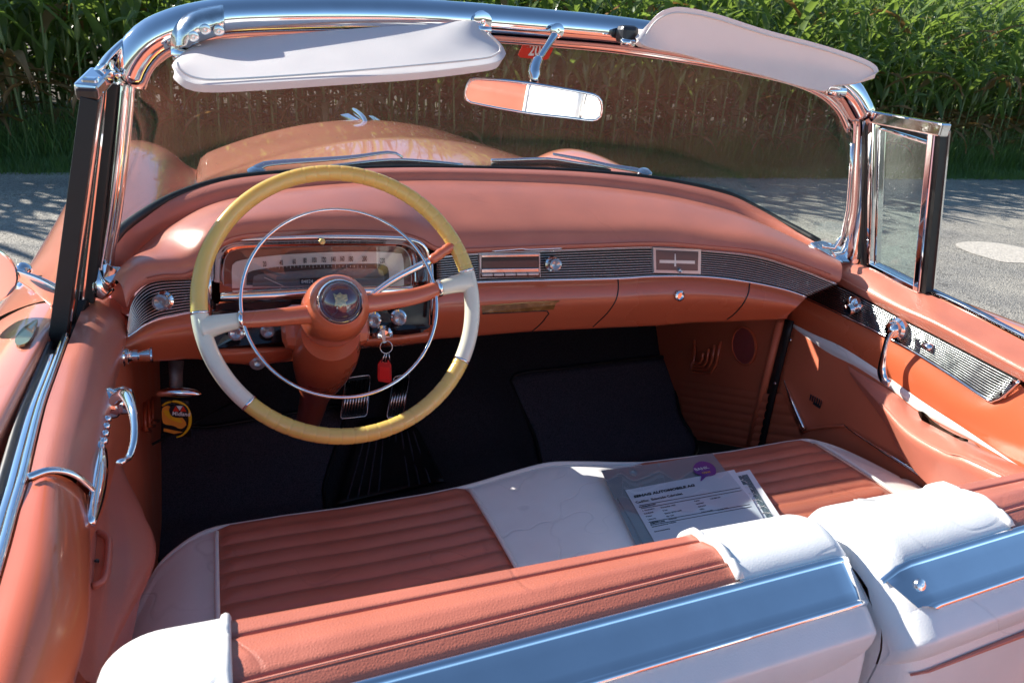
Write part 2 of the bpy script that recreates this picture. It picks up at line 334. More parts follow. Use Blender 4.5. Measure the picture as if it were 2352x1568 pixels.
def stalk_mesh(H, s):
    r = random.Random(s); pts = []; rr = []
    lx, ly = r.uniform(-.05, .05), r.uniform(-.05, .05)
    for i in range(14): t = i/13; pts.append(V(lx*t*t, ly*t*t, H*t)); rr.append((.014-.009*t)*(1.12 if i % 2 else .92))
    parts = [tubedata(pts, rr, 6)]
    for k in range(6):                       # tassel
        a = r.uniform(0, 6.28); q = V(math.cos(a), math.sin(a), 0); top = pts[-1]
        parts.append(tubedata([top, top+q*.04+V(0, 0, .12), top+q*.13+V(0, 0, .2)], .003, 3))
    vs, fs = join(parts); me = bpy.data.meshes.new('stalk'); me.from_pydata([tuple(v) for v in vs], [], fs); me.polygons.foreach_set('use_smooth', [True]*len(fs)); me.materials.append(STK); return me, pts
def ear_mesh():
    vs, fs = tubedata([V(0, 0, 0), V(0, .01, .05), V(0, .03, .12), V(0, .045, .2), V(0, .055, .25)], [.01, .024, .028, .018, .003], 8)
    me = bpy.data.meshes.new('ear'); me.from_pydata([tuple(v) for v in vs], [], fs); me.polygons.foreach_set('use_smooth', [True]*len(fs)); me.materials.append(STK); return me
EAR = ear_mesh()
protos = []
for s in range(6):
    H = 2.15+.1*s; me, pts = stalk_mesh(H, s+11); r = random.Random(s+40); lv = []
    nl = 11
    for k in range(nl):
        z = .34+(H-.50)*(k/(nl-1))**.85; t = z/H; a = (k % 2)*math.pi+r.uniform(-.7, .7)+s
        pos = V(pts[-1].x*t*t, pts[-1].y*t*t, z); sc = (.75+.45*math.sin(math.pi*min(1, t*1.05)))*r.uniform(.85, 1.12)
        dry = k < 2 or r.random() < .05
        lv.append((random.choice(LMD) if dry else LM[r.randrange(8)], pos, a, sc, r.uniform(-.25, .15) - (.5 if dry else 0)))
    protos.append((me, lv, V(pts[-1].x*.16, pts[-1].y*.16, H*.42), r.uniform(0, 6.28)))
def place_plant(i, x, y, rz, sc, group, label):
    me, lv, ep, ea = protos[i]; root = empty('maize_plant', (x, y, -.01), label, 'maize plant', group); root.rotation_euler = (random.uniform(-.05, .05), random.uniform(-.05, .05), rz); root.scale = (sc,)*3
    s = bpy.data.objects.new('stalk', me); COL.objects.link(s); s.parent = root
    for (lm, pos, a, ls, tilt) in lv:
        o = bpy.data.objects.new('leaf', lm); COL.objects.link(o); o.parent = root; o.location = pos; o.rotation_euler = (tilt, 0, a+random.uniform(-.3, .3)); o.scale = (ls,)*3
    o = bpy.data.objects.new('ear', EAR); COL.objects.link(o); o.parent = root; o.location = ep; o.rotation_euler = (0, 0, ea)
GL = 'green maize plants in the front rows behind the grass verge'
cnt = 0
for row in range(3):
    yy = 7.75+row*.62
    n = 66 if row < 2 else 66
    for k in range(n):
        x = -3.6+k*(.26 if row < 2 else .265)+random.uniform(-.05, .05)+row*.09
        rn = ('front row, nearest the grass verge', 'second row behind the grass verge', 'third row behind the grass verge')[row]
        sd = 'on the left, outside the windshield' if x < -1.9 else 'seen behind the hood through the windshield' if x < 5.2 else 'on the right, beyond the open side window'
        place_plant(random.randrange(6), x, yy+random.uniform(-.09, .09), random.uniform(0, 6.28), random.uniform(.9, 1.08), 'maize plants of the '+rn.split(',')[0]+' '+sd.split(',')[0], 'maize plant of the '+rn.split(',')[0].replace(' behind the grass verge', '')+' '+sd)
        cnt += 1
# the further rows: one mass
def mesh_np(me):
    n = len(me.vertices); co = np.empty(n*3, np.float32); me.vertices.foreach_get('co', co)
    f = [tuple(p.vertices) for p in me.polygons]; q = np.array([ff if len(ff) == 4 else (ff[0], ff[1], ff[2], ff[2]) for ff in f if len(ff) in (3, 4)], np.int64)
    return co.reshape(-1, 3), q
def rotz(a): c, s = math.cos(a), math.sin(a); return np.array([[c, -s, 0], [s, c, 0], [0, 0, 1]])
def build_quads(name, vs, fs, m, mi=None, mats=None):
    me = bpy.data.meshes.new(name); me.vertices.add(len(vs)); me.vertices.foreach_set('co', np.asarray(vs, np.float32).ravel())
    me.loops.add(len(fs)*4); me.polygons.add(len(fs)); me.loops.foreach_set('vertex_index', np.asarray(fs, np.int32).ravel())
    me.polygons.foreach_set('loop_start', np.arange(len(fs), dtype=np.int32)*4)
    for q in (mats or [m]): me.materials.append(q)
    if mi is not None: me.polygons.foreach_set('material_index', np.asarray(mi, np.int32))
    me.polygons.foreach_set('use_smooth', np.ones(len(fs), bool)); me.update(calc_edges=True); me.validate()
    o = bpy.data.objects.new(name, me); COL.objects.link(o); return o
pv = []
for (me, lv, ep, ea) in protos:
    vs, fs = mesh_np(me); V_ = [vs]; F_ = [fs]; M_ = [np.ones(len(fs), int)]; o = len(vs)
    for (lm, pos, a, ls, tilt) in lv:
        v, f = mesh_np(lm); c, s = math.cos(tilt), math.sin(tilt); RX = np.array([[1, 0, 0], [0, c, -s], [0, s, c]])
        v = (v*ls) @ RX.T @ rotz(a).T+np.array(pos); V_.append(v); F_.append(f+o); M_.append(np.zeros(len(f), int)); o += len(v)
    pv.append((np.vstack(V_), np.vstack(F_), np.hstack(M_)))
V_ = []; F_ = []; M_ = []; o = 0
for row in range(9):
    yy = 9.6+row*.68
    n = int((22+row*1.5)/.26)
    for k in range(n):
        x = -5.5-row*.3+k*.26+RNG.uniform(-.08, .08); v, f, mi = pv[RNG.integers(6)]
        v = (v*RNG.uniform(1.0, 1.15)*(1+.035*row)) @ rotz(RNG.uniform(0, 6.28)).T+np.array([x, yy+RNG.uniform(-.1, .1), -.01]); V_.append(v); F_.append(f+o); M_.append(mi); o += len(v)
# flank of the field out of frame to the left, casting the raking shade on the road
for row in range(4):
    yy = 7.75+row*.62
    for k in range(44):
        x = -3.9-k*.24; v, f, mi = pv[RNG.integers(6)]
        v = v @ rotz(RNG.uniform(0, 6.28)).T+np.array([x, yy+RNG.uniform(-.1, .1), -.01]); V_.append(v); F_.append(f+o); M_.append(mi); o += len(v)
tag(build_quads('maize_field', np.vstack(V_), np.vstack(F_), None, np.hstack(M_), [LEAF, STK]), 'dense maize rows further back in the field', 'maize', kind='stuff')
# grass verge
def blades(N, x0, x1, y0, y1, h0, h1, wd, prof=None):
    x = RNG.uniform(x0, x1, N); y = RNG.uniform(y0, y1, N)
    cl = .5+.5*np.sin(x*2.1+np.sin(y*3)*1.5)*np.sin(y*4.3+x*.7); h = RNG.uniform(h0, h1, N)*(.55+.7*cl)
    if prof: h *= prof(y)
    a = RNG.uniform(0, 6.28, N); b = RNG.uniform(0, 6.28, N); lean = RNG.uniform(.1, .8, N)
    dx, dy = np.cos(a)*wd/2, np.sin(a)*wd/2; lx, ly = np.cos(b)*lean*h, np.sin(b)*lean*h
    z = np.zeros(N)-.02; q = lambda X, Y, Z: np.stack([X, Y, Z], 1)
    v = np.stack([q(x-dx, y-dy, z), q(x+dx, y+dy, z), q(x+dx*.8+lx*.35, y+dy*.8+ly*.35, z+h*.6), q(x-dx*.8+lx*.35, y-dy*.8+ly*.35, z+h*.6), q(x+lx+dx*.1, y+ly+dy*.1, z+h), q(x+lx-dx*.1, y+ly-dy*.1, z+h)], 1).reshape(-1, 3)
    i = np.arange(N)[:, None]*6; f = np.concatenate([i+np.array([[0, 1, 2, 3]]), i+np.array([[3, 2, 4, 5]])], 0); return v, f
v1, f1 = blades(52000, -4, 15, 6.72, 7.7, .06, .2, .007, lambda y: .45+1.0*(y-6.72))
v2, f2 = blades(16000, -4, 15, 7.35, 8.3, .2, .6, .009)
tag(build_quads('grass_verge', np.vstack([v1, v2]), np.vstack([f1, f2+len(v1)]), GRS), 'strip of grass and weeds between the asphalt and the maize', 'grass', kind='stuff')

# ================================================================== THE CAR
car = empty('convertible_car', (0, 0, 0), 'coral open convertible with coral and white leather seats parked on the asphalt', 'car')
def part(name, loc=(0, 0, 0), parent=None):
    o = bpy.data.objects.new(name, None); COL.objects.link(o); o.parent = parent or car; return o
INT = lambda xs, ys: (lambda a: float(np.interp(a, xs, ys)))
Yb = INT([0, .2, .32, .42, .5, .56, .615, .66, .70, .735, .76, .9], [.56, .556, .545, .525, .5, .478, .449, .405, .33, .19, .02, -1])   # foot of the windshield, in plan
Yg = lambda a: .30-.52*a**3                                                                # face of the dashboard, in plan
def sm(a, b, t): t = min(max((t-a)/(b-a), 0), 1); return t*t*(3-2*t)
# ---- body
def mir(x, s): return s*x
ycow = lambda x: Yb(abs(x))+.018
rows = []
for i in range(61):
    t = i/60; r = []
    for j in range(57):
        x = -.665+1.33*j/56; a = abs(x); y0 = ycow(min(a, .66)) if a < .7 else .35; y = y0+(2.28-y0)*t
        zc = float(np.interp(y, [.5, 1.2, 1.9, 2.05, 2.15, 2.22, 2.28], [1.062, 1.088, 1.066, 1.03, .96, .84, .62]))
        k = .10+.30*sm(.5, 1.3, y); z = zc-k*a*a*(1-.05*sm(.3, .6, a)) - .10*sm(.605, .67, a); r.append(V(x, y, z))
    rows.append(r)
hood = grid('hood', rows, PAINT, car)
for s in (-1, 1):
    ys = [.17, .4, .7, 1.0, 1.3, 1.6, 1.8, 1.95, 2.08, 2.18, 2.24]
    zc = [.955, .948, .948, .96, .978, .994, .985, .95, .88, .76, .5]
    rws = []
    for y, z in zip(ys, zc):
        f = .55+.45*sm(1.75, 2.2, y)
        rws.append([V(s*.63, y, z-.10), V(s*.66, y, z-.085), V(s*.72, y, z-.03), V(s*.80, y, z), V(s*.87, y, z-.012), V(s*.93, y, z-.05), V(s*.972, y, z-.12), V(s*.985, y, z-.25), V(s*.98, y, max(z-.45, .4)), V(s*.95, y, .33)])
    loft('fender', rws, PAINT, car, 60, 50)
    # door / quarter outer skin
    rws = []
    for y in (.166, 0, -.4, -.8, -1.2, -1.8, -2.4):
        xo = .80 if s > 0 else .803
        rws.append([V(s*xo, y, .90), V(s*xo, y, .948), V(s*(xo+.012), y, .953), V(s*.86, y, .945), V(s*.92, y, .905), V(s*.965, y, .83), V(s*.985, y, .70), V(s*.98, y, .5), V(s*.95, y, .33)])
    loft('side_panel', rws, PAINT, car, 60, 30)
loft('rear_deck', [[V(-.8, y, z), V(-.4, y, z+.03), V(0, y, z+.035), V(.4, y, z+.03), V(.8, y, z)] for y, z in ((-1.95, .95), (-2.4, .95), (-3.2, .92), (-3.5, .85), (-3.52, .5))], PAINT, car, 20, 20)
for s in (-1, 1):
    for y in (1.35, -1.9): lathe('wheel', [(.0, -.09), (.36, -.09), (.375, -.05), (.375, .05), (.36, .09), (.22, .09), (.20, .06), (0, .09)], (s*.80, y, .375), (s, 0, 0), BLK, car)
# hood ornament: V shaped flying emblem
o0 = V(0, 1.86, 1.065)
orn = part('hood_ornament')
for nm, px in (('wing', ((781, 267, 2.0), (800, 264, 2.0), (842, 288, 1.80), (840, 293, 1.79), (825, 292, 1.79))), ('wing', ((846, 269, 1.98), (858, 270, 1.98), (894, 293, 1.79), (871, 292, 1.79)))):
    plate(nm, [P(u, v, y=y) for u, v, y in px], (0, .0, .006), CHR, orn, .001)
tube('fin', cat([P(810, 253, y=2.02), P(822, 262, y=1.95), P(835, 273, y=1.86), P(843, 290, y=1.79)], 16), [.007+.008*math.sin(math.pi*(i/15)**.6) for i in range(16)], CHR, orn, 10, sx=1, sy=1.3)
# antenna base and outside mirror, teardrop plate on the left
ab = P(62, 640, z=.928)
lathe('antenna_base', [(.022, 0), (.02, .006), (.011, .01), (.011, .022), (.015, .026), (.013, .036), (.006, .042), (.0, .044)], (ab.x, ab.y, .915), (-.1, 0, 1), CHR, car)
mo = P(-44, 630, y=.12); nd = (CAM-mo).normalized(); nd = Vector((.13, -1, -.09)).normalized()
sidem = part('side_mirror')
lathe('mirror_shell', [(.0, -.03), (.028, -.026), (.042, -.012), (.046, 0), (.046, .004), (.0435, .005)], mo, nd, CHR, sidem, 40)
lathe('mirror_glass', [(.0435, .0052), (.0, .0054)], mo, nd, MIRR, sidem, 40)
m1 = P(20, 622, y=.13); m2 = P(140, 686, z=.966)
tube('mirror_arm', cat([m1, m1.lerp(m2, .5)+V(0, 0, .004), m2], 14), [.008+.015*(i/13) for i in range(14)], CHR, sidem, 14, sx=.4, sy=1, up=(.3, 1, .3))
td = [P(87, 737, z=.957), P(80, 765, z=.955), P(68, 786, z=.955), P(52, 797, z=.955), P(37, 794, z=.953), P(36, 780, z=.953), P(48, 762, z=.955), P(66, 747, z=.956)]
plate('teardrop_plate', cat(td, 24, True), (0, 0, .003), mat('reflection tinted chrome', (.22, .20, .10), .12, .8, .5), car)  # olive tint paints the maize reflection into the chrome plate's colour

# ---- windshield
ws = part('windshield')
hc = [P(255, 470, y=.17), P(267, 380, y=.165), P(280, 250, y=.16), P(290, 185, y=.155), P(308, 140, y=.152), P(345, 96, y=.15), P(400, 68, y=.15), P(470, 50, y=.152), P(560, 40, y=.158), P(785, 36, y=.17), P(1000, 42, y=.178), P(1266, 62, y=.18), P(1450, 80, y=.178), P(1650, 112, y=.17), P(1800, 142, y=.16), P(1890, 172, y=.155), P(1945, 208, y=.15), P(1978, 262, y=.15), P(1982, 300, y=.15), P(1982, 380, y=.15)]
HC = cat(hc[3:18], 110)
tube('header_tube', HC, .029, CHR, ws, 20, sx=1.0, sy=.95, up=(0, 1, 0))
# lower lip moulding under the header
LIP = cat([P(323, 190, y=.165), P(345, 150, y=.165), P(395, 113, y=.165), P(470, 92, y=.168), P(600, 78, y=.172), P(785, 72, y=.18), P(1000, 80, y=.188), P(1266, 99, y=.19), P(1450, 118, y=.188), P(1650, 150, y=.18), P(1800, 182, y=.17), P(1880, 212, y=.165), P(1925, 250, y=.16), P(1950, 300, y=.16)], 100)
tube('header_lip', LIP, .0075, CHR, ws, 10)
tube('header_seal', [p+V(0, .006, .010) for p in LIP], .009, BLK, ws, 8)
# pillars
pl = cat([P(289, 170, y=.155), P(288, 215, y=.155), P(280, 300, y=.158), P(269, 400, y=.162), P(255, 500, y=.17), P(243, 570, y=.175), P(233, 630, y=.18), P(228, 665, y=.18)], 40)
tube('pillar', pl, [.0135+.004*(i/39)+.006*max(0, (i-30)/9)**2 for i in range(40)], CHR, ws, 16, sx=1.5, sy=.9, up=(0, 1, 0), label='left chrome windshield pillar')
tube('pillar_bead', [p+V(.010, -.017, 0) for p in pl], .0035, CHR, ws, 8)
pr = cat([P(1982, 255, y=.15), P(1984, 300, y=.152), P(1979, 400, y=.157), P(1973, 480, y=.162), P(1962, 540, y=.168), P(1955, 575, y=.172), P(1950, 600, y=.178)], 40)
tube('pillar', pr, [.0185+.002*(i/39)+.010*max(0, (i-24)/15)**2 for i in range(40)], CHR, ws, 16, sx=1.3, sy=1.0, up=(0, 1, 0), label='right chrome windshield pillar')
tube('pillar_bead', [P(1958, 330, y=.14), P(1954, 400, y=.145), P(1948, 480, y=.15), P(1936, 540, y=.155), P(1915, 570, y=.16), P(1890, 565, y=.165)], .0045, CHR, ws, 8)
# foot brackets
fb = [P(235, 606, y=.14), P(246, 603, y=.145), P(256, 610, y=.147), P(279, 612, y=.147), P(276, 625, y=.14), P(268, 640, y=.135), P(262, 646, y=.13), P(252, 652, y=.13), P(236, 640, y=.13)]
plate('pillar_foot', fb, (0, .012, -.012), CHR, ws, .002)
fl = cat([P(226, 610, y=.165), P(224, 640, y=.16), P(232, 660, y=.155), P(250, 678, y=.15)], 16)
tube('pillar_flare', fl, [.012+.008*math.sin(math.pi*i/15) for i in range(16)], CHR, ws, 12)
fb = [P(1862, 556, y=.20), P(1890, 552, y=.20), P(1928, 562, y=.18), P(1960, 585, y=.165), P(1962, 604, y=.15), P(1935, 603, y=.15), P(1900, 582, y=.165), P(1875, 569, y=.18)]
plate('pillar_foot', fb, (0, .012, -.012), CHR, ws, .003)
# glass foot line, gasket, glass
Apx = [(240, 580), (262, 548), (287, 521), (333, 489), (400, 452), (500, 419), (600, 404), (784, 392), (930, 388), (1064, 389), (1284, 394), (1451, 406), (1567, 423), (1668, 446), (1721, 470), (1780, 502), (1830, 528), (1880, 556)]
A3 = cat([S(u, v, Yb) for u, v in Apx], 90)
tube('gasket', A3, .0085, BLK, ws, 10, sx=1.3)
def upat(x):                                 # line under the header / inside of the pillars, by x
    return None
GU = cat([P(245, 560, y=.178), P(262, 470, y=.175), P(283, 300, y=.165), P(297, 215, y=.16), P(330, 165, y=.165), P(400, 100, y=.168), P(560, 68, y=.172), P(785, 58, y=.185), P(1000, 68, y=.193), P(1266, 88, y=.195), P(1450, 106, y=.193), P(1650, 138, y=.185), P(1800, 170, y=.175), P(1890, 208, y=.165), P(1945, 270, y=.16), P(1965, 400, y=.16), P(1958, 500, y=.165), P(1925, 570, y=.17)], 90)
GL_ = [p+V(0, .008, .002) for p in A3]
mids = [a.lerp(b, .5)+V(.0, .02*(1-abs(a.x)/.8), .012) for a, b in zip(GL_, GU)]
g = loft('windshield_glass', [GL_, mids, GU], WSG, ws, 90, 14); solid(g, .005, 0)
# hinge casting at the top left with its three screws
hb = part('header_bracket', parent=ws)
hbm = loft('bracket', [[P(395, 118, y=.125), P(398, 75, y=.125), P(420, 42, y=.13), P(455, 24, y=.135), P(514, 12, y=.14)],
      [P(410, 112, y=.105), P(417, 72, y=.105), P(440, 45, y=.105), P(470, 34, y=.11), P(514, 26, y=.115)],
      [P(425, 108, y=.10), P(432, 80, y=.098), P(450, 68, y=.10), P(480, 58, y=.104), P(515, 48, y=.108)],
      [P(432, 106, y=.105), P(440, 100, y=.105), P(460, 94, y=.108), P(485, 86, y=.11), P(516, 76, y=.112)]], CHRW, hb, 24, 20, th=.006)
for (u, v) in ((445, 84), (472, 68), (503, 71)):
    c_ = P(u, v, y=.098); lathe('screw', [(.0075, 0), (.007, .004), (.003, .0055), (0, .0045)], c_, (.0, -1, -.1), ALU, hb, 16)
# outer weather channel beside the tube at the top left
tube('drip_rail', cat([P(222, 168, y=.10), P(245, 135, y=.13), P(290, 95, y=.16), P(350, 62, y=.18), P(410, 44, y=.18)], 24), .011, CHR, ws, 10, sx=1.6, sy=.5)
# registration sticker
so_ = [P(1212, 88, y=.215), P(1273, 92, y=.215), P(1272, 110, y=.22), P(1260, 135, y=.228), P(1253, 138, y=.229), P(1196, 133, y=.228), P(1190, 127, y=.226), P(1202, 100, y=.219)]
stk = plate('windshield_sticker', so_, (0, .0006, 0), REDP, ws, label='red toll sticker reading 20')
X_ = (so_[1]-so_[0]).normalized(); Y_ = (so_[0]-so_[5]); Y_ = (Y_-X_*Y_.dot(X_)).normalized(); off = V(0, -.0015, 0)
text('20', P(1212, 127, y=.226)+off, X_, Y_, .030, WHTP, stk, 'digits', .75, .0006)
plate('green_flag', [p+off for p in (P(1230, 92, y=.217), P(1252, 93, y=.217), P(1250, 104, y=.22), P(1226, 104, y=.22))], (0, -.0004, 0), GRNP, stk)

# ---- rear view mirror
MC = P(1226, 230, y=.045); TG = V(-.12, -.60, .915)
mn = ((CAM-MC).normalized()+(TG-MC).normalized()).normalized()
rv = part('rear_view_mirror')
outl = [(1092, 182), (1160, 186), (1226, 194), (1300, 206), (1350, 215), (1372, 222), (1382, 238), (1381, 262), (1374, 273), (1358, 277), (1300, 270), (1226, 262), (1150, 250), (1090, 238), (1074, 233), (1068, 220), (1071, 203), (1079, 187)]
ol = cat([PN(u, v, MC, mn) for u, v in outl], 60, True)
plate('mirror_back', [p-mn*.002 for p in ol], -mn*.012, DARK, rv, .003)
tube('mirror_rim', ol, .0022, CHR, rv, 6, closed=True)
plate('mirror_glass', ol, -mn*.0018, MIRR, rv)
st = cat([P(1279, 72, y=.148), P(1268, 90, y=.135), P(1248, 120, y=.11), P(1232, 145, y=.085), P(1227, 165, y=.07), P(1227, 190, y=.06)], 24)
tube('mirror_stem', st, [.007-.0015*math.sin(math.pi*i/23)+.0035*(1 if 14 < i < 22 else 0) for i in range(24)], CHR, rv, 12)
lathe('mount_screw', [(.012, 0), (.012, .004), (.006, .007), (.0, .006)], P(1279, 71, y=.143), (0, -1, 0), CHR, rv)

# ---- sun visors
def visor(rows, mat_, lab, seam):
    v = part('sun_visor'); v['label'] = lab
    a = loft('visor_pad', rows, mat_, v, 60, 24); solid(a, .010, 0); bevel(a, .004, 3); return v
y_ = lambda v, t: v
vz = lambda u, v, t: P(u, v, y=.130-.175*t)
top = [(404, 150), (420, 128), (440, 112), (480, 100), (600, 92), (784, 76), (1000, 62), (1085, 54), (1105, 72), (1135, 95), (1150, 112)]
bot = [(404, 150), (400, 168), (412, 184), (440, 200), (500, 204), (620, 198), (784, 187), (950, 176), (1080, 161), (1140, 150), (1159, 130)]
rowsV = []
for t in (0, .12, .3, .5, .7, .88, 1):
    rowsV.append([vz(a[0]*(1-t)+b[0]*t, a[1]*(1-t)+b[1]*t, t*(0.25+.75*math.sin(math.pi*min(max(i/10, .0), 1))**.35)) for i, (a, b) in enumerate(zip(top, bot))])
v1_ = visor(rowsV, WVIN, 'white sun visor folded down above the steering wheel', None)
tube('visor_welt', cat([vz(u, v, .93)+V(0, -.001, .009) for u, v in [(408, 160), (418, 180), (450, 196), (520, 199), (784, 181), (1080, 153), (1138, 140), (1148, 122), (1120, 92)]], 60), .0016, PIPE, v1_, 6)
tube('visor_rod', [P(400, 128, y=.12), P(425, 126, y=.117), P(466, 115, y=.113)], [.014, .013, .009], CHR, v1_, 14)
tube('visor_clip', [P(1098, 68, y=.12), P(1127, 71, y=.118)], .006, CHR, v1_, 10)
lathe('clip_base', [(.017, 0), (.016, .006), (.006, .009), (0, .008)], P(1106, 50, y=.148), (0, -1, -.1), CHR, v1_)
wz = lambda u, v, t: P(u, v, y=.100+.012*t)
top = [(1462, 92), (1480, 70), (1505, 38), (1530, 22), (1565, 18), (1640, 33), (1750, 68), (1880, 103), (1970, 132), (2005, 150), (2013, 165)]
bot = [(1462, 98), (1470, 105), (1500, 114), (1560, 125), (1650, 150), (1750, 175), (1830, 198), (1888, 210), (1908, 199), (1960, 193), (2010, 175)]
rowsV = []
for t in (0, .12, .3, .5, .7, .88, 1):
    rowsV.append([wz(a[0]*t+b[0]*(1-t), a[1]*t+b[1]*(1-t), t) for a, b in zip(top, bot)])
v2_ = visor(rowsV, WVIN, 'white sun visor swung up above the passenger side', None)
tube('visor_welt', cat([wz(u, v, .9)+V(0, -.0082, 0) for u, v in [(1474, 86), (1500, 50), (1530, 33), (1565, 30), (1640, 44), (1750, 79), (1880, 113), (1965, 142), (1998, 158), (2000, 166)]], 60), .0013, PIPE, v2_, 6)
tube('visor_rod', [P(1900, 208, y=.13), P(1935, 213, y=.13)], [.010, .012], CHR, v2_, 12)
box('visor_clip', P(1440, 80, y=.135), .034, .03, .030, DARK, v2_, bev=.008)
tube('clip_pin', [P(1428, 97, y=.115), P(1456, 100, y=.115)], .006, CHR, v2_, 10)

# ---- vent windows
pn = Vector((.32, 0, .075)).normalized()
def ventR(u, v, d=0): return PN(u, v, V(.79, 0, .96), pn)+pn*d
vr = part('vent_window')
def bar(name, a, b, w_, d_, m, parent, bev=.003, outward=(1, 0, 0)):
    a = Vector(a); b = Vector(b); X = (b-a); L_ = X.length; Y = Vector(outward); Y = Y-X.normalized()*Y.dot(X.normalized())
    return box(name, (a+b)/2, L_, d_, w_, m, parent, X, Y, bev)
o1, o2, o3, o4 = ventR(2006, 262), ventR(2158, 303), ventR(2119, 668), ventR(1997, 606)
bar('front_bar', o1, o4, .020, .022, CHR, vr); bar('top_bar', ventR(2000, 268), ventR(2172, 300), .024, .024, CHR, vr); bar('bottom_bar', o4, o3, .014, .022, CHR, vr)
i1, i2, i3, i4 = ventR(2026, 290), ventR(2136, 324), ventR(2102, 655), ventR(2015, 606)
bar('gasket_bar', ventR(2022, 285), ventR(2140, 318), .006, .016, BLK, vr, 0); bar('inner_top_bar', ventR(2030, 296), ventR(2138, 330), .006, .018, CHR, vr); bar('inner_front_bar', i1, i4, .006, .018, CHR, vr)
bar('rear_post', ventR(2150, 300), ventR(2113, 668), .016, .026, CHR, vr); bar('glass_channel', ventR(2163, 300)+V(.004, 0, 0), ventR(2127, 670)+V(.004, 0, 0), .012, .024, BLK, vr, 0)
bar('outer_bead', ventR(2170, 300)+V(.012, 0, 0), ventR(2134, 672)+V(.012, 0, 0), .003, .004, CHR, vr, 0)
solid(pyd('vent_glass', [i1, i2, i3, i4], [(0, 1, 2, 3)], VGL, vr, False), .004, 0)
bar('seal', ventR(1997, 262, -.002), ventR(1993, 606, -.002), .012, .026, BLK, vr, .002)
# left vent window, seen almost edge on
vl = part('vent_window')
pb, ptp = P(128, 822, y=.045), P(212, 205, y=.05)
bar('rear_post', P(172, 600, y=.055).lerp(P(172, 600, y=.055), 0) if False else P(140, 818, y=.06), P(226, 205, y=.065), .010, .016, CHR, vl)
bar('glass_channel', P(128, 822, y=.045), P(209, 225, y=.05), .030, .022, BLK, vl, .001)
bar('outer_bead', P(110, 822, y=.045), P(194, 225, y=.05), .003, .005, CHR, vl, 0)
bar('post_cap', P(197, 212, y=.045), P(236, 172, y=.11), .020, .030, CHR, vl, .004)
box('rubber_stop', P(200, 216, y=.042), .026, .012, .016, BRN, vl, bev=.004)
bar('top_bar', P(206, 205, y=.05)+V(0, 0, .006), P(245, 180, y=.14), .016, .02, CHR, vl)
bar('front_bar', P(180, 700, y=.135), P(237, 200, y=.14), .008, .016, CHR, vl)
bar('seal', P(206, 690, y=.155), P(262, 190, y=.15), .030, .016, BLK, vl, .003)
bar('inner_seal', P(163, 740, y=.10), P(232, 210, y=.11), .014, .010, BLK, vl, .001)
solid(pyd('vent_glass', [P(134, 815, y=.06), P(220, 225, y=.065), P(240, 210, y=.14), P(180, 690, y=.135)], [(0, 1, 2, 3)], VGL, vl, False), .004, 0)
bar('bottom_bar', P(120, 845, y=.04), P(190, 690, y=.14), .016, .02, BLK, vl)

# ---- wipers
def wiper(arm, blade, hub_):
    wp = part('wiper')
    tube('wiper_arm', cat(arm, 20), [.009-.005*i/19 for i in range(20)], CHR, wp, 8, sy=.5)
    tube('blade_frame', cat(blade, 16), .0045, CHR, wp, 8)
    tube('blade_rubber', [p+V(0, -.004, -.010) for p in cat(blade, 16)], .006, BLK, wp, 6, sy=1.6)
    lathe('wiper_pivot', [(.02, 0), (.019, .012), (.01, .018), (0, .018)], hub_, (0, -.3, 1), CHR, wp)
yw = lambda a: Yb(a)+.045
wiper([S(575, 398, yw), S(600, 381, yw), S(640, 374, yw), S(800, 362, yw), S(895, 350, yw), S(925, 362, yw)], [S(700, 392, yw), S(790, 379, yw), S(900, 368, yw), S(985, 372, yw), S(1062, 380, yw)], S(590, 404, yw))
wiper([S(1490, 403, yw), S(1465, 392, yw), S(1400, 381, yw), S(1340, 367, yw), S(1270, 354, yw)], [S(1128, 369, yw), S(1180, 368, yw), S(1260, 366, yw), S(1330, 376, yw), S(1400, 386, yw)], S(1478, 404, yw))

# ---- dashboard
Bpx = [(247, 660), (277, 612), (317, 571), (380, 521), (467, 472), (560, 446), (700, 425), (860, 414), (1011, 411), (1201, 415), (1351, 423), (1480, 438), (1567, 453), (1680, 482), (1760, 516), (1830, 552), (1880, 582), (1925, 607)]
YB2 = lambda a: Yb(a)-.055
B3 = cat([S(u, v, YB2) for u, v in Bpx], 90)
strip = [[a+V(0, -.002, .002) for a in A3], [a.lerp(b, .35)+V(0, 0, .010) for a, b in zip(A3, B3)], [a.lerp(b, .8)+V(0, 0, .010) for a, b in zip(A3, B3)], [b+V(0, .002, -.004) for b in B3]]
loft('defroster_moulding', strip, LEA, car, 90, 12)
for (u, v) in ((437, 472), (775, 415), (1093, 405), (1380, 415), (1660, 460)):
    c_ = S(u, v, lambda a: Yb(a)-.03); c_.z += .0
    lathe('moulding_screw', [(.0075, 0), (.007, .003), (.0035, .005), (0, .0055)], c_+V(0, 0, .001), (0, -.5, 1), CHR, car, 14)
Cpx = [(292, 705), (302, 682), (333, 655), (380, 643), (430, 640), (462, 618), (487, 584), (540, 556), (620, 546), (733, 540), (850, 541), (925, 547), (970, 562), (1000, 578), (1050, 582), (1170, 577), (1330, 571), (1501, 566), (1611, 573), (1735, 586), (1835, 616), (1921, 649)]
YC = lambda a: Yg(a)-.022
C3 = cat([S(u, v, YC) for u, v in Cpx], 120)
B4 = cat(B3, 120)
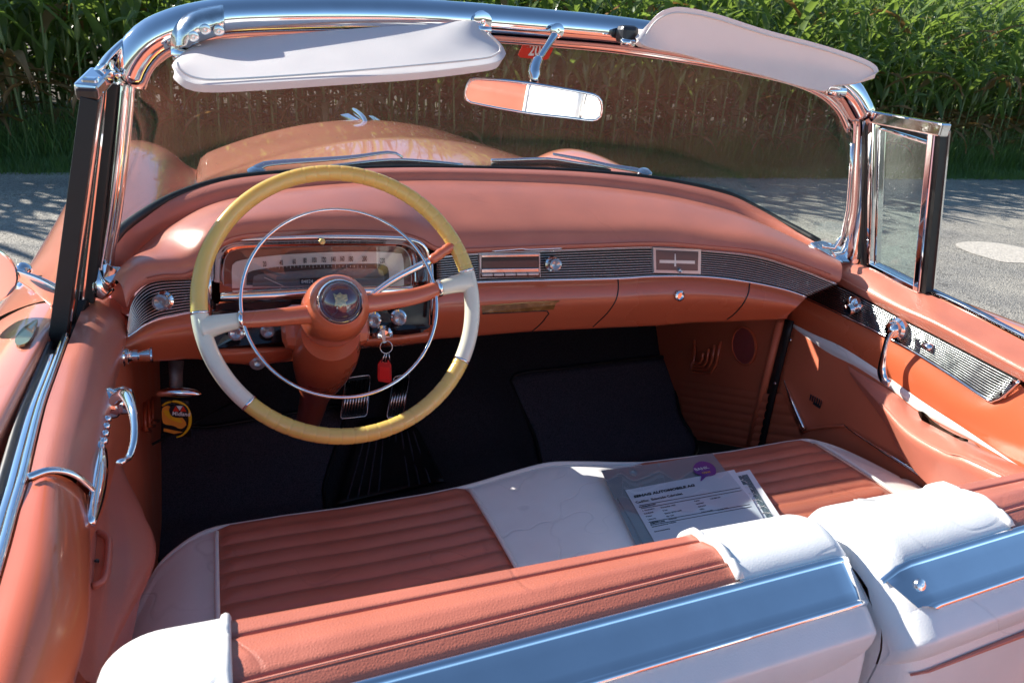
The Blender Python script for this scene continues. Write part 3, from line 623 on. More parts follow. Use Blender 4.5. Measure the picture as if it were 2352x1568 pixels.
# ridge of the pad: rises to a brow over the face
r1 = [b+V(0, -.006, -.002) for b in B4]
r2 = [b.lerp(c, .35)+V(0, 0, .022) for b, c in zip(B4, C3)]
r3 = [b.lerp(c, .68)+V(0, -.002, .032) for b, c in zip(B4, C3)]
r4 = [b.lerp(c, .90)+V(0, -.008, .030) for b, c in zip(B4, C3)]
r5 = [c+V(0, -.010, .010) for c in C3]
dp = loft('dash_pad', [r1, r2, r3, r4, r5, C3, [c+V(0, .03, -.002) for c in C3]], LEA, car, 120, 48)
tube('pad_stitching', cat([c+V(0, -.0125, .013) for c in C3[4:-2]], 200), .0011, mat('coral thread', (.40, .09, .06), .6), car, 5)
# grille: ridged strip across the face
def ridged(name, top, bot, n, mt, parent, depth=.004, out=(0, -1, 0), nu=60, groove=BLK):
    T = cat(top, nu); B = cat(bot, nu); out = Vector(out); loft(name+'_backing', [[p-out*.001 for p in T], [p-out*.001 for p in B]], groove, parent, nu, 2)
    parts = []
    for k in range(n):
        t = (k+.5)/n; parts.append(tubedata([a.lerp(b, t)+out*depth*.5 for a, b in zip(T, B)], .00115, 6))
    vs, fs = join(parts); o = pyd(name, vs, fs, mt, parent, True); o['kind'] = 'stuff'; return o
gl_t = [S(u, v, Yg) for u, v in [(292, 760), (297, 720), (307, 685), (333, 657), (367, 646), (430, 643), (470, 642)]]
gl_b = [S(u, v, Yg) for u, v in [(292, 773), (310, 760), (333, 744), (365, 731), (400, 724), (430, 718), (470, 712)]]
ridged('dash_grille_bars', gl_t, gl_b, 12, BARM, car, nu=40)
gr_t = [S(u, v, Yg) for u, v in [(1002, 590), (1101, 581), (1250, 575), (1400, 569), (1501, 567), (1611, 574), (1735, 588), (1835, 618), (1921, 652)]]
gr_b = [S(u, v, Yg) for u, v in [(1004, 652), (1104, 647), (1250, 643), (1417, 639), (1501, 634), (1618, 635), (1718, 647), (1800, 664), (1851, 681)]]
ridged('dash_grille_bars', gr_t, gr_b, 12, BARM, car, nu=80)
tube('grille_edge_moulding', cat([p+V(0, -.003, 0) for p in gr_b], 80), .0028, CHR, car, 8)
tube('grille_edge_moulding', cat([p+V(0, -.003, 0) for p in gl_b], 30), .0028, CHR, car, 8)
tube('grille_edge_moulding', cat([p+V(0, -.003, 0) for p in gr_t], 80), .0015, CHR, car, 6)
# painted lower panel
lt = [(284, 778), (310, 763), (333, 747), (365, 734), (400, 727), (460, 720), (560, 722), (700, 730), (850, 738), (985, 700), (1004, 656), (1104, 650), (1250, 646), (1417, 642), (1501, 637), (1618, 638), (1718, 650), (1800, 667), (1851, 684)]
lb = [(270, 836), (290, 832), (315, 830), (345, 829), (390, 827), (450, 824), (560, 836), (690, 826), (820, 800), (967, 788), (1000, 779), (1090, 772), (1211, 762), (1417, 752), (1507, 748), (1590, 741), (1680, 738), (1750, 735), (1803, 731)]
T3 = [S(u, v, lambda a: Yg(a)-.004) for u, v in lt]; M3 = [S((a[0]+b[0])/2, (a[1]+b[1])/2, lambda a: Yg(a)-.026) for a, b in zip(lt, lb)]; L3 = [S(u, v, lambda a: Yg(a)+.02) for u, v in lb]
MT = [S(a[0]*.8+b[0]*.2, a[1]*.8+b[1]*.2, lambda a: Yg(a)-.020) for a, b in zip(lt, lb)]
ML = [S(a[0]*.15+b[0]*.85, a[1]*.15+b[1]*.85, lambda a: Yg(a)-.004) for a, b in zip(lt, lb)]
DASH = loft('dashboard', [T3, MT, M3, ML, L3, [p+V(0, .06, .01) for p in L3]], DPAINT, car, 120, 28)
YP = lambda a: Yg(a)-.027
def seam(px, name, fy=YP, r=.0015):
    a = cat([V(u, v, 0) for u, v in px], 24); return tube(name, [on(DASH, p.x, p.y, .0003) for p in a], r, BLK, car, 6)
seam([(1420, 643), (1420, 665), (1414, 690), (1398, 715), (1375, 738), (1362, 750)], 'glovebox_seam', lambda a: Yg(a)-.0205)
seam([(1722, 652), (1718, 675), (1705, 700), (1685, 722), (1670, 733)], 'glovebox_seam', lambda a: Yg(a)-.019)
seam([(1108, 720), (1180, 717), (1256, 714), (1254, 728), (1240, 745), (1222, 760)], 'ashtray_seam', lambda a: Yg(a)-.0225)
YW = lambda a: Yg(a)-.0255
plate('wood_inlay', [on(DASH, u, v, .0012) for u, v in [(1106, 703), (1150, 699), (1200, 695), (1240, 693), (1283, 691), (1275, 699), (1272, 710), (1200, 715), (1108, 718)]], (0, .004, 0), WOOD, car)
tube('inlay_trim', [on(DASH, u, v, .001) for u, v in [(1106, 703), (1150, 699), (1200, 695), (1240, 693), (1284, 691)]], .0012, GOLD, car, 6)
lathe('glovebox_lock', [(.013, 0), (.012, .005), (.008, .007), (.0075, .003), (0, .003)], on(DASH, 1560, 679, -.001), (0, -1, .1), CHR, car)
# radio
YR = lambda a: Yg(a)-.007
rd = part('radio')
def fq(px, fy): return [S(u, v, fy) for u, v in px]
plate('radio_frame', fq([(1101, 583), (1241, 581), (1242, 637), (1102, 640)], YR), (0, .01, 0), SATN, rd, .001)
plate('tuning_dial', fq([(1108, 600), (1236, 598), (1236, 614), (1108, 616)], lambda a: Yg(a)-.0085), (0, .002, 0), mat('dial window', (.05, .06, .07), .15, 0, .5), rd)
plate('dial_recess', fq([(1106, 591), (1238, 589), (1238, 619), (1106, 621)], lambda a: Yg(a)-.0078), (0, .002, 0), DARK, rd)
plate('radio_bar', fq([(1106, 618), (1238, 616), (1238, 625), (1106, 627)], lambda a: Yg(a)-.012), (0, .004, 0), ALU, rd, .001)
plate('radio_bar', fq([(1106, 586), (1238, 584), (1238, 589), (1106, 591)], lambda a: Yg(a)-.010), (0, .003, 0), ALU, rd, .0005)
plate('button_well', fq([(1104, 628), (1240, 626), (1240, 636), (1104, 638)], lambda a: Yg(a)-.0085), (0, .002, 0), GBLK, rd)
for k in range(5):
    u0 = 1108+k*26.5; plate('radio_button', fq([(u0, 629.5-k*.5), (u0+24, 629-k*.5), (u0+24, 634-k*.5), (u0, 634.5-k*.5)], lambda a: Yg(a)-.017), (0, .012, 0), SATN, rd, .0005)
tube('badge_bar', cat(fq([(1130, 577), (1180, 573), (1197, 571), (1215, 573), (1290, 570)], lambda a: Yg(a)-.03), 20), .0022, CHR, car, 6)
def knob(u, v, fy, r, parent=car, name='control_knob', L_=.03, d=(-.12, -1, .22)):
    o = S(u, v, fy); k = part(name, parent=parent)
    lathe('knob_bezel', [(r*1.25, 0), (r*1.2, .003), (r*.9, .005), (r*.6, .004)], o-Vector(d)*.0, d, CHR, k)
    lathe('knob_cap', [(r*.55, .004), (r*.6, L_*.45), (r*.95, L_*.55), (r, L_*.7), (r*.98, L_*.95), (r*.7, L_), (r*.15, L_*.9), (0, L_)], o, d, KNOB, k, 12)
    return k
knob(1268, 606, YR, .013); knob(376, 690, YR, .013)
# clock
ck = part('clock')
plate('clock_frame', fq([(1500, 568), (1611, 572), (1610, 630), (1502, 627)], lambda a: Yg(a)-.007), (0, .01, 0), SATN, ck, .001)
plate('clock_face', fq([(1507, 574), (1604, 578), (1603, 622), (1508, 620)], lambda a: Yg(a)-.0085), (0, .002, 0), mat('clock face', (.10, .10, .11), .15, 0, .6), ck)
plate('clock_band', fq([(1515, 597), (1596, 599), (1596, 606), (1515, 604)], lambda a: Yg(a)-.0095), (0, .001, 0), SILV, ck)
plate('clock_hand', fq([(1550, 583), (1552, 583), (1553, 612), (1549, 612)], lambda a: Yg(a)-.0105), (0, .0005, 0), WHTP, ck)
lathe('clock_knob', [(.005, 0), (.005, .006), (.002, .009), (0, .008)], S(1560, 621, lambda a: Yg(a)-.01), (0, -1, .1), CHR, ck)
# instrument cluster
ic = part('instrument_cluster')
YI = lambda a: .205
bz = cat(fq([(482, 640), (483, 600), (489, 573), (508, 557), (560, 549), (740, 543), (900, 546), (955, 552), (980, 568), (989, 600), (991, 660)], lambda a: .195), 60)
bz2 = cat(fq([(514, 655), (515, 610), (520, 590), (535, 577), (580, 570), (740, 566), (880, 566), (915, 568), (935, 580), (944, 605), (946, 655)], lambda a: .235), 60)
loft('bezel', [[p+V(0, .03, 0) for p in bz], bz, [a.lerp(b, .3)+V(0, -.006, 0) for a, b in zip(bz, bz2)], [a.lerp(b, .7)+V(0, .003, 0) for a, b in zip(bz, bz2)], bz2, [p+V(0, .03, 0) for p in bz2]], CHR, ic, 60, 24)
dl = fq([(505, 672), (505, 570), (600, 560), (740, 556), (900, 558), (950, 566), (955, 668)], lambda a: .262)
plate('dial_back', dl, (0, .003, 0), mat('dial housing', (.25, .10, .07), .4), ic)
YD = lambda a: .258
ds = cat(fq([(533, 662), (533, 612), (545, 600), (620, 588), (740, 580), (850, 578), (915, 582), (926, 592), (928, 655)], YD), 40)
plate('speedometer_dial', ds, (0, .002, 0), SILV, ic)
arc = fq([(566, 655), (568, 632), (580, 622), (650, 612), (740, 608), (850, 606), (880, 608), (892, 618), (894, 650)], lambda a: .2565)
plate('speed_band', cat(arc, 40), (0, .001, 0), mat('speed band', (.06, .05, .05), .3, 0, .4), ic)
plate('gauge_panel', cat(fq([(580, 658), (583, 638), (600, 630), (740, 618), (860, 617), (880, 624), (884, 655)], lambda a: .2555), 30), (0, .0008, 0), mat('gauge panel', (.22, .21, .21), .3, .3, .4), ic)
D_ = lambda u, v: S(u, v, lambda a: .2545)
X_ = (D_(880, 600)-D_(612, 606)).normalized()
for s_, u, v in [('20', 604, 612), ('40', 642, 609), ('60', 672, 606), ('80', 697, 604), ('100', 716, 603), ('120', 738, 602), ('140', 760, 601), ('160', 780, 600), ('180', 800, 600), ('200', 832, 600), ('220', 873, 604)]:
    text(s_, D_(u, v), X_, (0, 0, 1), .0135, INK, ic, 'speed_number', .45, .0002)
ticks = []
for k in range(30):
    u = 590+k*8.6; v = 618-(1-((u-740)/200)**2)*7; a = D_(u, v); ticks.append(boxdata(a, .0006, .0004, .004 if k % 3 else .007))
vs, fs = join(ticks); pyd('speed_ticks', vs, fs, WHTP, ic, False)['kind'] = 'stuff'
plate('odometer', [D_(u, v) for u, v in ((688, 640), (752, 637), (752, 650), (689, 653))], (0, -.0006, 0), INK, ic)
text('84824', D_(692, 650)+V(0, -.001, 0), X_, (0, 0, 1), .0095, WHTP, ic, 'odometer_digits', .9)
tube('needle', [D_(606, 636)+V(0, -.001, 0), D_(652, 657)+V(0, -.001, 0)], .0007, WHTP, ic, 5)
cg = fq([(514, 664), (515, 600), (530, 578), (740, 567), (900, 566), (940, 580), (946, 660)], lambda a: .228)
solid(pyd('cover_glass', cat(cg, 40), [tuple(range(40))], CLR, ic, False), .0015)
lathe('bezel_screw', [(.006, 0), (.005, .003), (0, .0035)], S(740, 555, lambda a: .187), (0, -1, .3), GOLD, ic, 12)
YK = lambda a: min(.212, Yg(a)-.036)
# shelf and lower panel of the cluster
loft('cluster_shelf', [fq([(511, 668), (655, 661), (760, 656), (945, 652)], lambda a: .228), fq([(507, 674), (655, 667), (760, 661), (948, 657)], lambda a: .20), fq([(506, 690), (655, 686), (760, 682), (950, 672)], lambda a: .195), fq([(500, 700), (655, 694), (760, 690), (955, 680)], lambda a: .205)], CHR, ic, 30, 12)
plate('cluster_window', fq([(496, 700), (668, 690), (668, 716), (496, 726)], lambda a: .203), (0, .004, 0), mat('smoked cover', (.06, .03, .03), .12, 0, .8), ic)
plate('cluster_backing', fq([(486, 715), (560, 715), (620, 715), (670, 715), (830, 700), (990, 690), (988, 752), (960, 768), (820, 774), (676, 795), (600, 798), (490, 801), (486, 770), (486, 740)], YK), (0, .01, 0), GBLK, ic, .001)
tube('cluster_side_bar', fq([(480, 625), (481, 670), (486, 728)], lambda a: .19), .004, CHR, ic, 8)
tube('cluster_side_bar', fq([(990, 600), (993, 680), (988, 745)], lambda a: .19), .004, CHR, ic, 8)
text('VENT', S(484, 690, lambda a: .184), (0, 0, -1), (1, 0, 0), .008, INK, ic, 'lettering')
tube('cluster_lower_trim', fq([(497, 729), (668, 720)], lambda a: .20), .0012, ALU, ic, 6)
for (u, v) in ((548, 765), (620, 760), (860, 738), (918, 733)): knob(u-3, v-5, lambda a: YK(a)-.002, .0125, ic)
lathe('heater_knob', [(.006, 0), (.007, .012), (.014, .018), (.0145, .026), (.006, .03), (0, .028)], S(590, 822, lambda a: .20), (0, -1, .1), KNOB, car, 16)
IGN = S(878, 770, lambda a: .205)
ig = part('ignition_switch')
lathe('switch_bezel', [(.02, -.01), (.0195, .004), (.015, .007), (.0145, .012), (.012, .014), (.0, .013)], IGN, (.0, -1, .2), CHR, ig, 28)
loft('cluster_lip', [fq([(488, 801), (560, 797), (676, 793)], lambda a: YK(a)-.004), fq([(492, 808), (560, 804), (690, 798)], lambda a: YK(a)-.02), fq([(520, 831), (600, 835), (690, 816)], lambda a: YK(a)-.008), fq([(540, 834), (600, 838), (690, 822)], lambda a: YK(a)+.03)], DPAINT, car, 24, 12)
loft('cluster_lip', [fq([(800, 778), (900, 772), (985, 760)], lambda a: .205), fq([(800, 782), (900, 776), (985, 765)], lambda a: .185), fq([(802, 796), (900, 792), (975, 784)], lambda a: .20), fq([(802, 799), (900, 796), (970, 788)], lambda a: .24)], DPAINT, car, 24, 12)

# ---- steering wheel
TILT = .5324; WC = V(-.391, 0, .987); E1 = V(1, 0, 0); E2 = V(0, math.sin(TILT), math.cos(TILT)); WN = V(0, -math.cos(TILT), math.sin(TILT))
def W(a, b, h=0): return WC+E1*a+E2*b+WN*h
sw = part('steering_wheel')
def rim(name, a0, a1, mt, grips=None, r=.0125, R=.2095):
    n = max(int(abs(a1-a0)*3), 10); pts = []; rr = []
    for i in range(n+1):
        a = a0+(a1-a0)*i/n; q = rad(a); pts.append(W(R*math.cos(q), R*math.sin(q))); k = 0
        if grips and grips[0] <= a <= grips[1]:
            ph = ((a-grips[0]) % 5.2)/5.2; k = .00065*max(0, 1-abs(ph-.5)/.10)-.00015
        rr.append(r-k)
    return tube(name, pts, rr, mt, sw, 18, cap=False)
rim('rim_amber_section', 11, 182, YEL, (11, 112)); rim('rim_amber_section', -136, -31, YEL, (-130, -31))
rim('rim_ivory_section', 182, 224, IVO, None, .0128); rim('rim_ivory_section', -31, 11, IVO, None, .0128)
for a in (182, 224, -31, 11):
    q = rad(a); t_ = -E1*math.sin(q)+E2*math.cos(q); c_ = W(.2095*math.cos(q), .2095*math.sin(q)); tube('rim_ring', [c_-t_*.0018, c_+t_*.0018], .0134, CHR, sw, 18)
def spoke(pts, rr, mt, name, sy=.55): return tube(name, cat(pts, 16), rr, mt, sw, 14, sx=1, sy=sy, up=tuple(E2))
spoke([W(-.207, -.030, 0), W(-.185, -.026, .004), W(-.155, -.022, .008)], [.021-.009*(i/15)**.5 for i in range(16)], IVO, 'spoke_ivory_end', .8)
spoke([W(.208, .022, 0), W(.185, .019, .004), W(.155, .012, .008)], [.021-.009*(i/15)**.5 for i in range(16)], IVO, 'spoke_ivory_end', .8)
spoke([W(-.155, -.022, .009), W(-.1, -.022, .014), W(-.025, -.020, .024)], [.0125+.003*i/15 for i in range(16)], DPAINT, 'spoke', .7)
spoke([W(.155, .012, .009), W(.1, -.002, .014), W(.005, -.012, .024)], [.0125+.003*i/15 for i in range(16)], DPAINT, 'spoke', .7)
for p_, q_ in ((W(-.155, -.022, .009), W(-.15, -.022, .0095)), (W(.155, .012, .009), W(.15, .0115, .0095))): tube('spoke_collar', [p_, q_], .0142, CHR, sw, 14)
hr = [W(.149*math.cos(rad(a))-.003, .148*math.sin(rad(a))-.003, .012) for a in range(0, 360, 4)]
tube('horn_ring', hr, .0027, CHR, sw, 10, closed=True)
HO = W(-.012, -.010, 0)
lathe('hub', [(.046, -.10), (.051, -.07), (.0525, -.03), (.0515, .0), (.050, .015), (.0465, .030), (.041, .041), (.0355, .047), (.0, .047)], HO, WN, DPAINT, sw, 40)
lathe('hub_ring', [(.0345, .045), (.0345, .051), (.0315, .055), (.0295, .052)], HO, WN, CHR, sw, 40, cap=False)
lathe('medallion', [(.0305, .049), (.0, .050)], HO, WN, MEDM, sw, 40)
me_ = plate('crest', [HO+WN*.053+E1*a+E2*b for a, b in ((-.010, .012), (-.005, .009), (0, .013), (.004, .009), (.010, .010), (.011, .001), (.007, -.003), (.009, -.009), (.003, -.007), (-.001, -.012), (-.005, -.007), (-.010, -.008), (-.008, 0))], WN*.003, GOLD, sw, .001)
lathe('medallion_lens', [(.0295, .052), (.0285, .058), (.025, .065), (.019, .071), (.012, .0745), (.006, .076), (0, .0765)], HO, WN, LENS, sw, 40, cap=False)
# column
lathe('steering_column', [(.048, -.06), (.056, -.11), (.058, -.16), (.054, -.22), (.044, -.30), (.036, -.36), (.030, -.42), (.028, -.62)], HO+WN*-.02+V(0, .01, -.02), (0, -.745, .667), DPAINT, car, 36)
box('column_bracket', HO-WN*.16, .15, .05, .08, DPAINT, car, (1, 0, 0), WN, .02)
gs = part('gear_lever')
tube('lever_rod', cat([W(.03, .0, -.035), W(.085, .035, -.02), W(.148, .062, -.005)], 12), [.0045+.002*i/11 for i in range(12)], CHR, gs, 10)
tube('lever_grip', cat([W(.146, .061, -.005), W(.168, .074, 0), W(.190, .087, .005)], 12), [.006, .0075, .0085, .0075, .0088, .0088, .0078, .009, .0088, .008, .0068, .003], DPAINT, gs, 12)

# ---- cabin floor and side trim
zf = .30
tx = [-.96, -.4, -.2, -.1, 0, .1, .2, .4, .96]; hz = [0, 0, .02, .09, .11, .09, .02, 0, 0]
loft('floor_carpet', [[V(x, y, z+h*(1 if y < .8 else .4 if y < .9 else 0)) for x, h in zip(tx, hz)] for y, z in ((-1.4, zf), (-.6, zf), (.2, zf), (.48, zf), (.62, zf+.08), (.85, zf+.27), (.95, .70), (.96, .83))], CARP, car, 50, 50)
loft('under_dash_panel', [[V(-.72, .42, .82), V(0, .46, .84), V(.72, .42, .82)], [V(-.72, .46, .74), V(0, .50, .77), V(.72, .46, .74)], [V(-.72, .98, .72), V(0, .98, .74), V(.72, .98, .72)]], CARP, car, 10, 10)
def groovy(name, corners, n, mt, parent, d=.003, nrm=(1, 0, 0), nu=4):    # panel with n horizontal pleats
    a, b, c, e = [Vector(q) for q in corners]; rows = []; nrm = Vector(nrm); N = n*6
    for i in range(N+1):
        t = i/N; ph = (t*n) % 1; k = d*math.sin(math.pi*ph)**.4 if 0 < ph < 1 else 0
        rows.append([a.lerp(b, s/(nu-1)).lerp(e.lerp(c, s/(nu-1)), t)+nrm*k for s in range(nu)])
    return grid(name, rows, mt, parent)
kp = groovy('kick_panel', [P(1500, 700, x=.703), P(1812, 700, x=.703), P(1720, 1030, x=.703), P(1540, 1000, x=.703)], 1, TRIMC, car, 0, (-1, 0, 0)); kp['label'] = 'right coral kick panel with speaker'
groovy('kick_pleats', [P(1562, 872, x=.700), P(1768, 905, x=.700), P(1742, 1030, x=.700), P(1575, 1000, x=.700)], 7, TRIMC, car, .004, (-1, 0, 0), 12)
pyd('kick_panel', [V(-.735, .15, .85), V(-.735, .90, .82), V(-.735, .90, .30), V(-.735, .15, .30)], [(0, 1, 2, 3)], TRIMC, car, False)
spk = part('speaker'); so2 = P(1710, 794, x=.700)
lathe('speaker_rim', [(.052, 0), (.052, .004), (.047, .005), (.0465, .002)], so2, (-1, 0, 0), DPAINT, spk, 32)
lathe('speaker_cloth', [(.047, .002), (0, .003)], so2, (-1, 0, 0), mat('speaker cloth', (.33, .06, .055), .9, bump=('noise', 900, .003)), spk, 32)
vt = part('kick_vent')
for k in range(4):
    c_ = P(1618-k*2, 820, x=.698); w_, h_ = .058-.013*k, .050-.011*k; sx_ = -.008*k
    ring = [c_+V(0, w_*a, h_*b+w_*a*-.35) for a, b in ((-1, 1), (-1, -.3), (-.7, -.9), (0, -1), (.7, -1), (1, -.6), (1, 1))]
    tube('louvre', [p+V(-.004*k, 0, 0) for p in ring], .004, DPAINT, vt, 8)
vt2 = part('kick_vent')
for k in range(3):
    tube('louvre', [P(333+k*9, 925-k*6, x=-.728), P(332+k*9, 985-k*8, x=-.728), P(345+k*9, 990-k*12, x=-.728)], .004, DPAINT, vt2, 8)
# right door seal (black jamb) and coral bead before it
tube('jamb_bead', [P(1792, 738, x=.702), P(1757, 880, x=.702), P(1722, 1020, x=.702)], .010, TRIMC, car, 8)
loft('door_seal', [[P(1800, 732, x=.712), P(1765, 880, x=.712), P(1728, 1030, x=.712)], [P(1822, 738, x=.712), P(1787, 880, x=.712), P(1752, 1030, x=.712)]], BLK, car, 10, 3, th=.006)
for u, v in ((1815, 780), (1780, 880)): lathe('seal_screw', [(.004, 0), (.003, .002), (0, .002)], P(u, v, x=.706), (-1, 0, 0), CHR, car, 10)

# ---- right door, inside
dr = part('door'); dr['label'] = 'right passenger door'
def ext(px, xs, y1=-1.05):                  # unproject, then continue rearward beyond the frame
    pts = [P(u, v, x=x) for (u, v), x in zip(px, xs if isinstance(xs, (list, tuple)) else [xs]*len(px))]
    a, b = pts[-2], pts[-1]; d = (b-a); d = d/abs(d.y); pts += [b+d*.04, V(b.x+d.x*.05, b.y-.18, b.z+d.z*.08), V(b.x, y1, b.z+d.z*.08)]; return pts
po = ext([(1945, 606), (2001, 612), (2105, 662), (2200, 707), (2352, 785)], [.772, .785, .79, .79, .785])
pm = ext([(1930, 622), (1990, 632), (2085, 686), (2180, 735), (2350, 822)], [.755, .765, .768, .768, .765])
ps = ext([(1925, 634), (1972, 660), (2068, 709), (2160, 750), (2351, 853)], [.742, .742, .742, .742, .74])
pg = ext([(1925, 652), (1970, 676), (2068, 729), (2160, 776), (2340, 870)], [.75, .747, .747, .747, .745])
loft('door_pad', [po, [p+V(0, 0, .010) for p in pm], [p+V(-.004, 0, .004) for p in ps], pg], LEA, dr, 60, 20)
tube('pad_stitching', cat([p+V(-.0055, 0, .002) for p in ps], 100), .0011, mat('pale thread', (.62, .25, .18), .6), dr, 5)
tube('belt_moulding', cat([p+V(.012, 0, .004) for p in po], 40), .006, CHR, dr, 8); tube('belt_seal', cat([p+V(.021, 0, .002) for p in po], 40), .006, BLK, dr, 8)
gt = [P(u, v, x=.748) for u, v in ((1923, 655), (1970, 678), (2068, 731), (2160, 779), (2235, 818), (2339, 872))]
gb = [P(u, v, x=.744) for u, v in ((1850, 683), (1935, 722), (2068, 789), (2168, 849), (2268, 915), (2300, 914))]
ridged('door_grille_bars', gt, gb, 12, BARM, dr, .007, (-1, 0, 0), 60)
tube('grille_frame', cat([p+V(-.003, 0, 0) for p in gb[:-1]]+[P(2288, 917, x=.739), P(2305, 908, x=.739), P(2342, 874, x=.741)], 70), .0032, CHR, dr, 8)
for u, v in ((2332, 880), (2306, 908)): lathe('grille_screw', [(.006, 0), (.005, .003), (0, .004)], P(u-2, v, x=.741), (-1, 0, 0), CHR, dr, 12)
b0 = [P(u, v, x=.745) for u, v in ((1846, 683), (1935, 724), (2068, 791), (2168, 851), (2262, 913), (2298, 922))]
b0 += [P(2352, 884, x=.752), V(.75, -.42, .85), V(.75, -1.05, .85)]
b1 = ext([(1811, 738), (1870, 768), (1935, 797), (2025, 855), (2115, 919), (2201, 975), (2301, 1042)], .738)
b1b = [a.lerp(b, .5)+V(-.006, 0, 0) for a, b in zip(cat(b0, 20), cat(b1, 20))]
loft('door_upper_panel', [b0, b1b, b1], DPAINT, dr, 60, 12)
b2 = ext([(1811, 744), (1835, 762), (1901, 809), (1968, 843), (2051, 897), (2108, 942), (2235, 1012)], .735)
loft('white_band', [[p+V(-.002, 0, .001) for p in b1], [a.lerp(b, .5)+V(-.004, 0, 0) for a, b in zip(cat(b1, 20), cat(b2, 20))], b2], WLEA, dr, 60, 8)
b3 = [V(.725, p.y, .33) for p in b2]
loft('door_lower_panel', [b2, [a.lerp(b, .3)+V(-.006, 0, 0) for a, b in zip(cat(b2, 20), cat(b3, 20))], b3], TRIMC, dr, 60, 14)
groovy('door_pleats', [P(1770, 900, x=.722), P(1800, 905, x=.722), P(1870, 1060, x=.722), P(1745, 1040, x=.722)], 6, TRIMC, dr, .004, (-1, 0, 0), 8)
# armrest
a0 = [P(1945, 838, x=.733), P(2051, 901, x=.73), P(2108, 945, x=.73), P(2235, 1014, x=.73), P(2310, 1055, x=.73), V(.73, -.9, .80)]
a1 = [P(1950, 850, x=.728), P(2023, 925, x=.70), P(2088, 990, x=.675), P(2179, 1042, x=.66), P(2270, 1075, x=.655), V(.655, -.9, .79)]
a2 = [P(1952, 856, x=.727), P(2022, 934, x=.698), P(2080, 1005, x=.672), P(2165, 1062, x=.66), P(2255, 1100, x=.655), V(.655, -.9, .765)]
a3 = [P(1954, 862, x=.727), P(2028, 965, x=.715), P(2075, 1050, x=.705), P(2150, 1130, x=.70), P(2240, 1200, x=.70), V(.70, -.9, .60)]
loft('armrest', [a0, [a.lerp(b, .5)+V(0, 0, .004) for a, b in zip(a0, a1)], a1, a2, a3], LEA, dr, 50, 20)
tube('armrest_stitching', cat([p+V(-.001, 0, .001) for p in a1[1:]], 60), .0012, bpy.data.materials['pale thread'], dr, 5)
plate('pull_recess', cat([P(u, v, x=.712) for u, v in ((2110, 943), (2125, 948), (2150, 972), (2200, 1000), (2228, 1010), (2190, 1003), (2140, 985), (2118, 960))], 24, True), (.0, 0, -.004), BRN, dr)
# crank, vent crank, lock, spear, crest
wcR = part('window_crank', parent=None); c_ = P(2064, 755, x=.74)
lathe('crank_base', [(.024, 0), (.024, .008), (.018, .012), (.018, .018), (.013, .024), (0, .026)], c_, (-1, 0, 0), CHR, wcR, 28)
tube('crank_handle', cat([P(2063, 752, x=.712), P(2050, 757, x=.702), P(2037, 785, x=.700), P(2028, 825, x=.700), P(2026, 855, x=.700), P(2033, 874, x=.702), P(2045, 880, x=.706)], 30), [.010-.0055*math.sin(math.pi*min(i/22, 1))*.7-.002*(i > 26) for i in range(30)], CHR, wcR, 12, sy=.6)
vc = part('vent_crank'); c_ = P(1964, 700, x=.74)
lathe('crank_base', [(.019, 0), (.019, .010), (.013, .015), (.0, .018)], c_, (-1, 0, 0), CHR, vc, 24)
lathe('crank_knob', [(.006, 0), (.007, .012), (.0125, .02), (.011, .030), (0, .032)], P(1972, 704, x=.722), (-1, 0, -.2), CHR, vc, 20)
tube('crank_arm', [P(1958, 700, x=.725), P(1978, 706, x=.718)], .006, CHR, vc, 10)
tube('door_emblem', [P(2122, 790, x=.742), P(2132, 794, x=.740), P(2142, 799, x=.740)], [.008, .009, .008], CHR, dr, 12, sy=.6)
loft('chrome_spear', [[P(1801, 873, x=.726), P(1830, 925, x=.727), P(1854, 980, x=.728)], [P(1801, 873, x=.722), P(1822, 930, x=.712), P(1848, 987, x=.708)], [P(1801, 873, x=.722), P(1817, 935, x=.722), P(1840, 993, x=.722)]], CHR, dr, 12, 8, th=.002)
cr = part('door_crest', parent=None)
for k in range(6): box('crest_bar', P(1862+k*5, 912+k*2.6, x=.722), .003, .0035, .016, CHR, cr, bev=.001)
box('crest_base', P(1876, 930, x=.722), .003, .024, .007, DARK, cr, bev=.001)
tube('lower_moulding', cat([P(1842, 993, x=.722), P(1860, 985, x=.722)], 4)+cat([P(1900, 980, x=.722), P(1940, 977, x=.722)], 4), .003, TRIMC, dr, 6)
tube('lower_moulding', cat([P(1940, 977, x=.72), P(1998, 1017, x=.718), P(2070, 1062, x=.716), P(2145, 1110, x=.715), P(2200, 1150, x=.715)], 20), [.0025+.0015*(i > 6) for i in range(20)], CHR, dr, 8)

plate('cowl_side', [P(252, 636, y=.205), P(306, 636, y=.205), P(306, 725, y=.205), P(258, 725, y=.205)], (0, .03, 0), LEA, car)
# ---- left door, inside
dL = part('door'); dL['label'] = "left driver's door"
def extz(px, zs, y1=-1.05):
    pts = [P(u, v, z=z) for (u, v), z in zip(px, zs if isinstance(zs, (list, tuple)) else [zs]*len(px))]
    b = pts[-1]; pts.append(V(b.x, (b.y+y1)/2, b.z)); pts.append(V(b.x, y1, b.z)); return pts
lo = [P(u, v, z=.953) for u, v in ((196, 690), (178, 735), (158, 785), (131, 860), (107, 930), (83, 1030), (68, 1098))]
li = [P(u, v, z=.914) for u, v in ((292, 712), (291, 745), (287, 775), (267, 838), (249, 938), (229, 1044), (218, 1125))]
lm = [a.lerp(b, .35)+V(0, 0, .013) for a, b in zip(lo, li)]; lm2 = [a.lerp(b, .72)+V(0, 0, .014) for a, b in zip(lo, li)]
fr = lambda pts: [pts[0]+V(0, .004, -.02)]+pts
loft('door_pad', [lo, lm, lm2, li, [p+V(-.004, 0, -.03) for p in li]], LEA, dL, 50, 24)
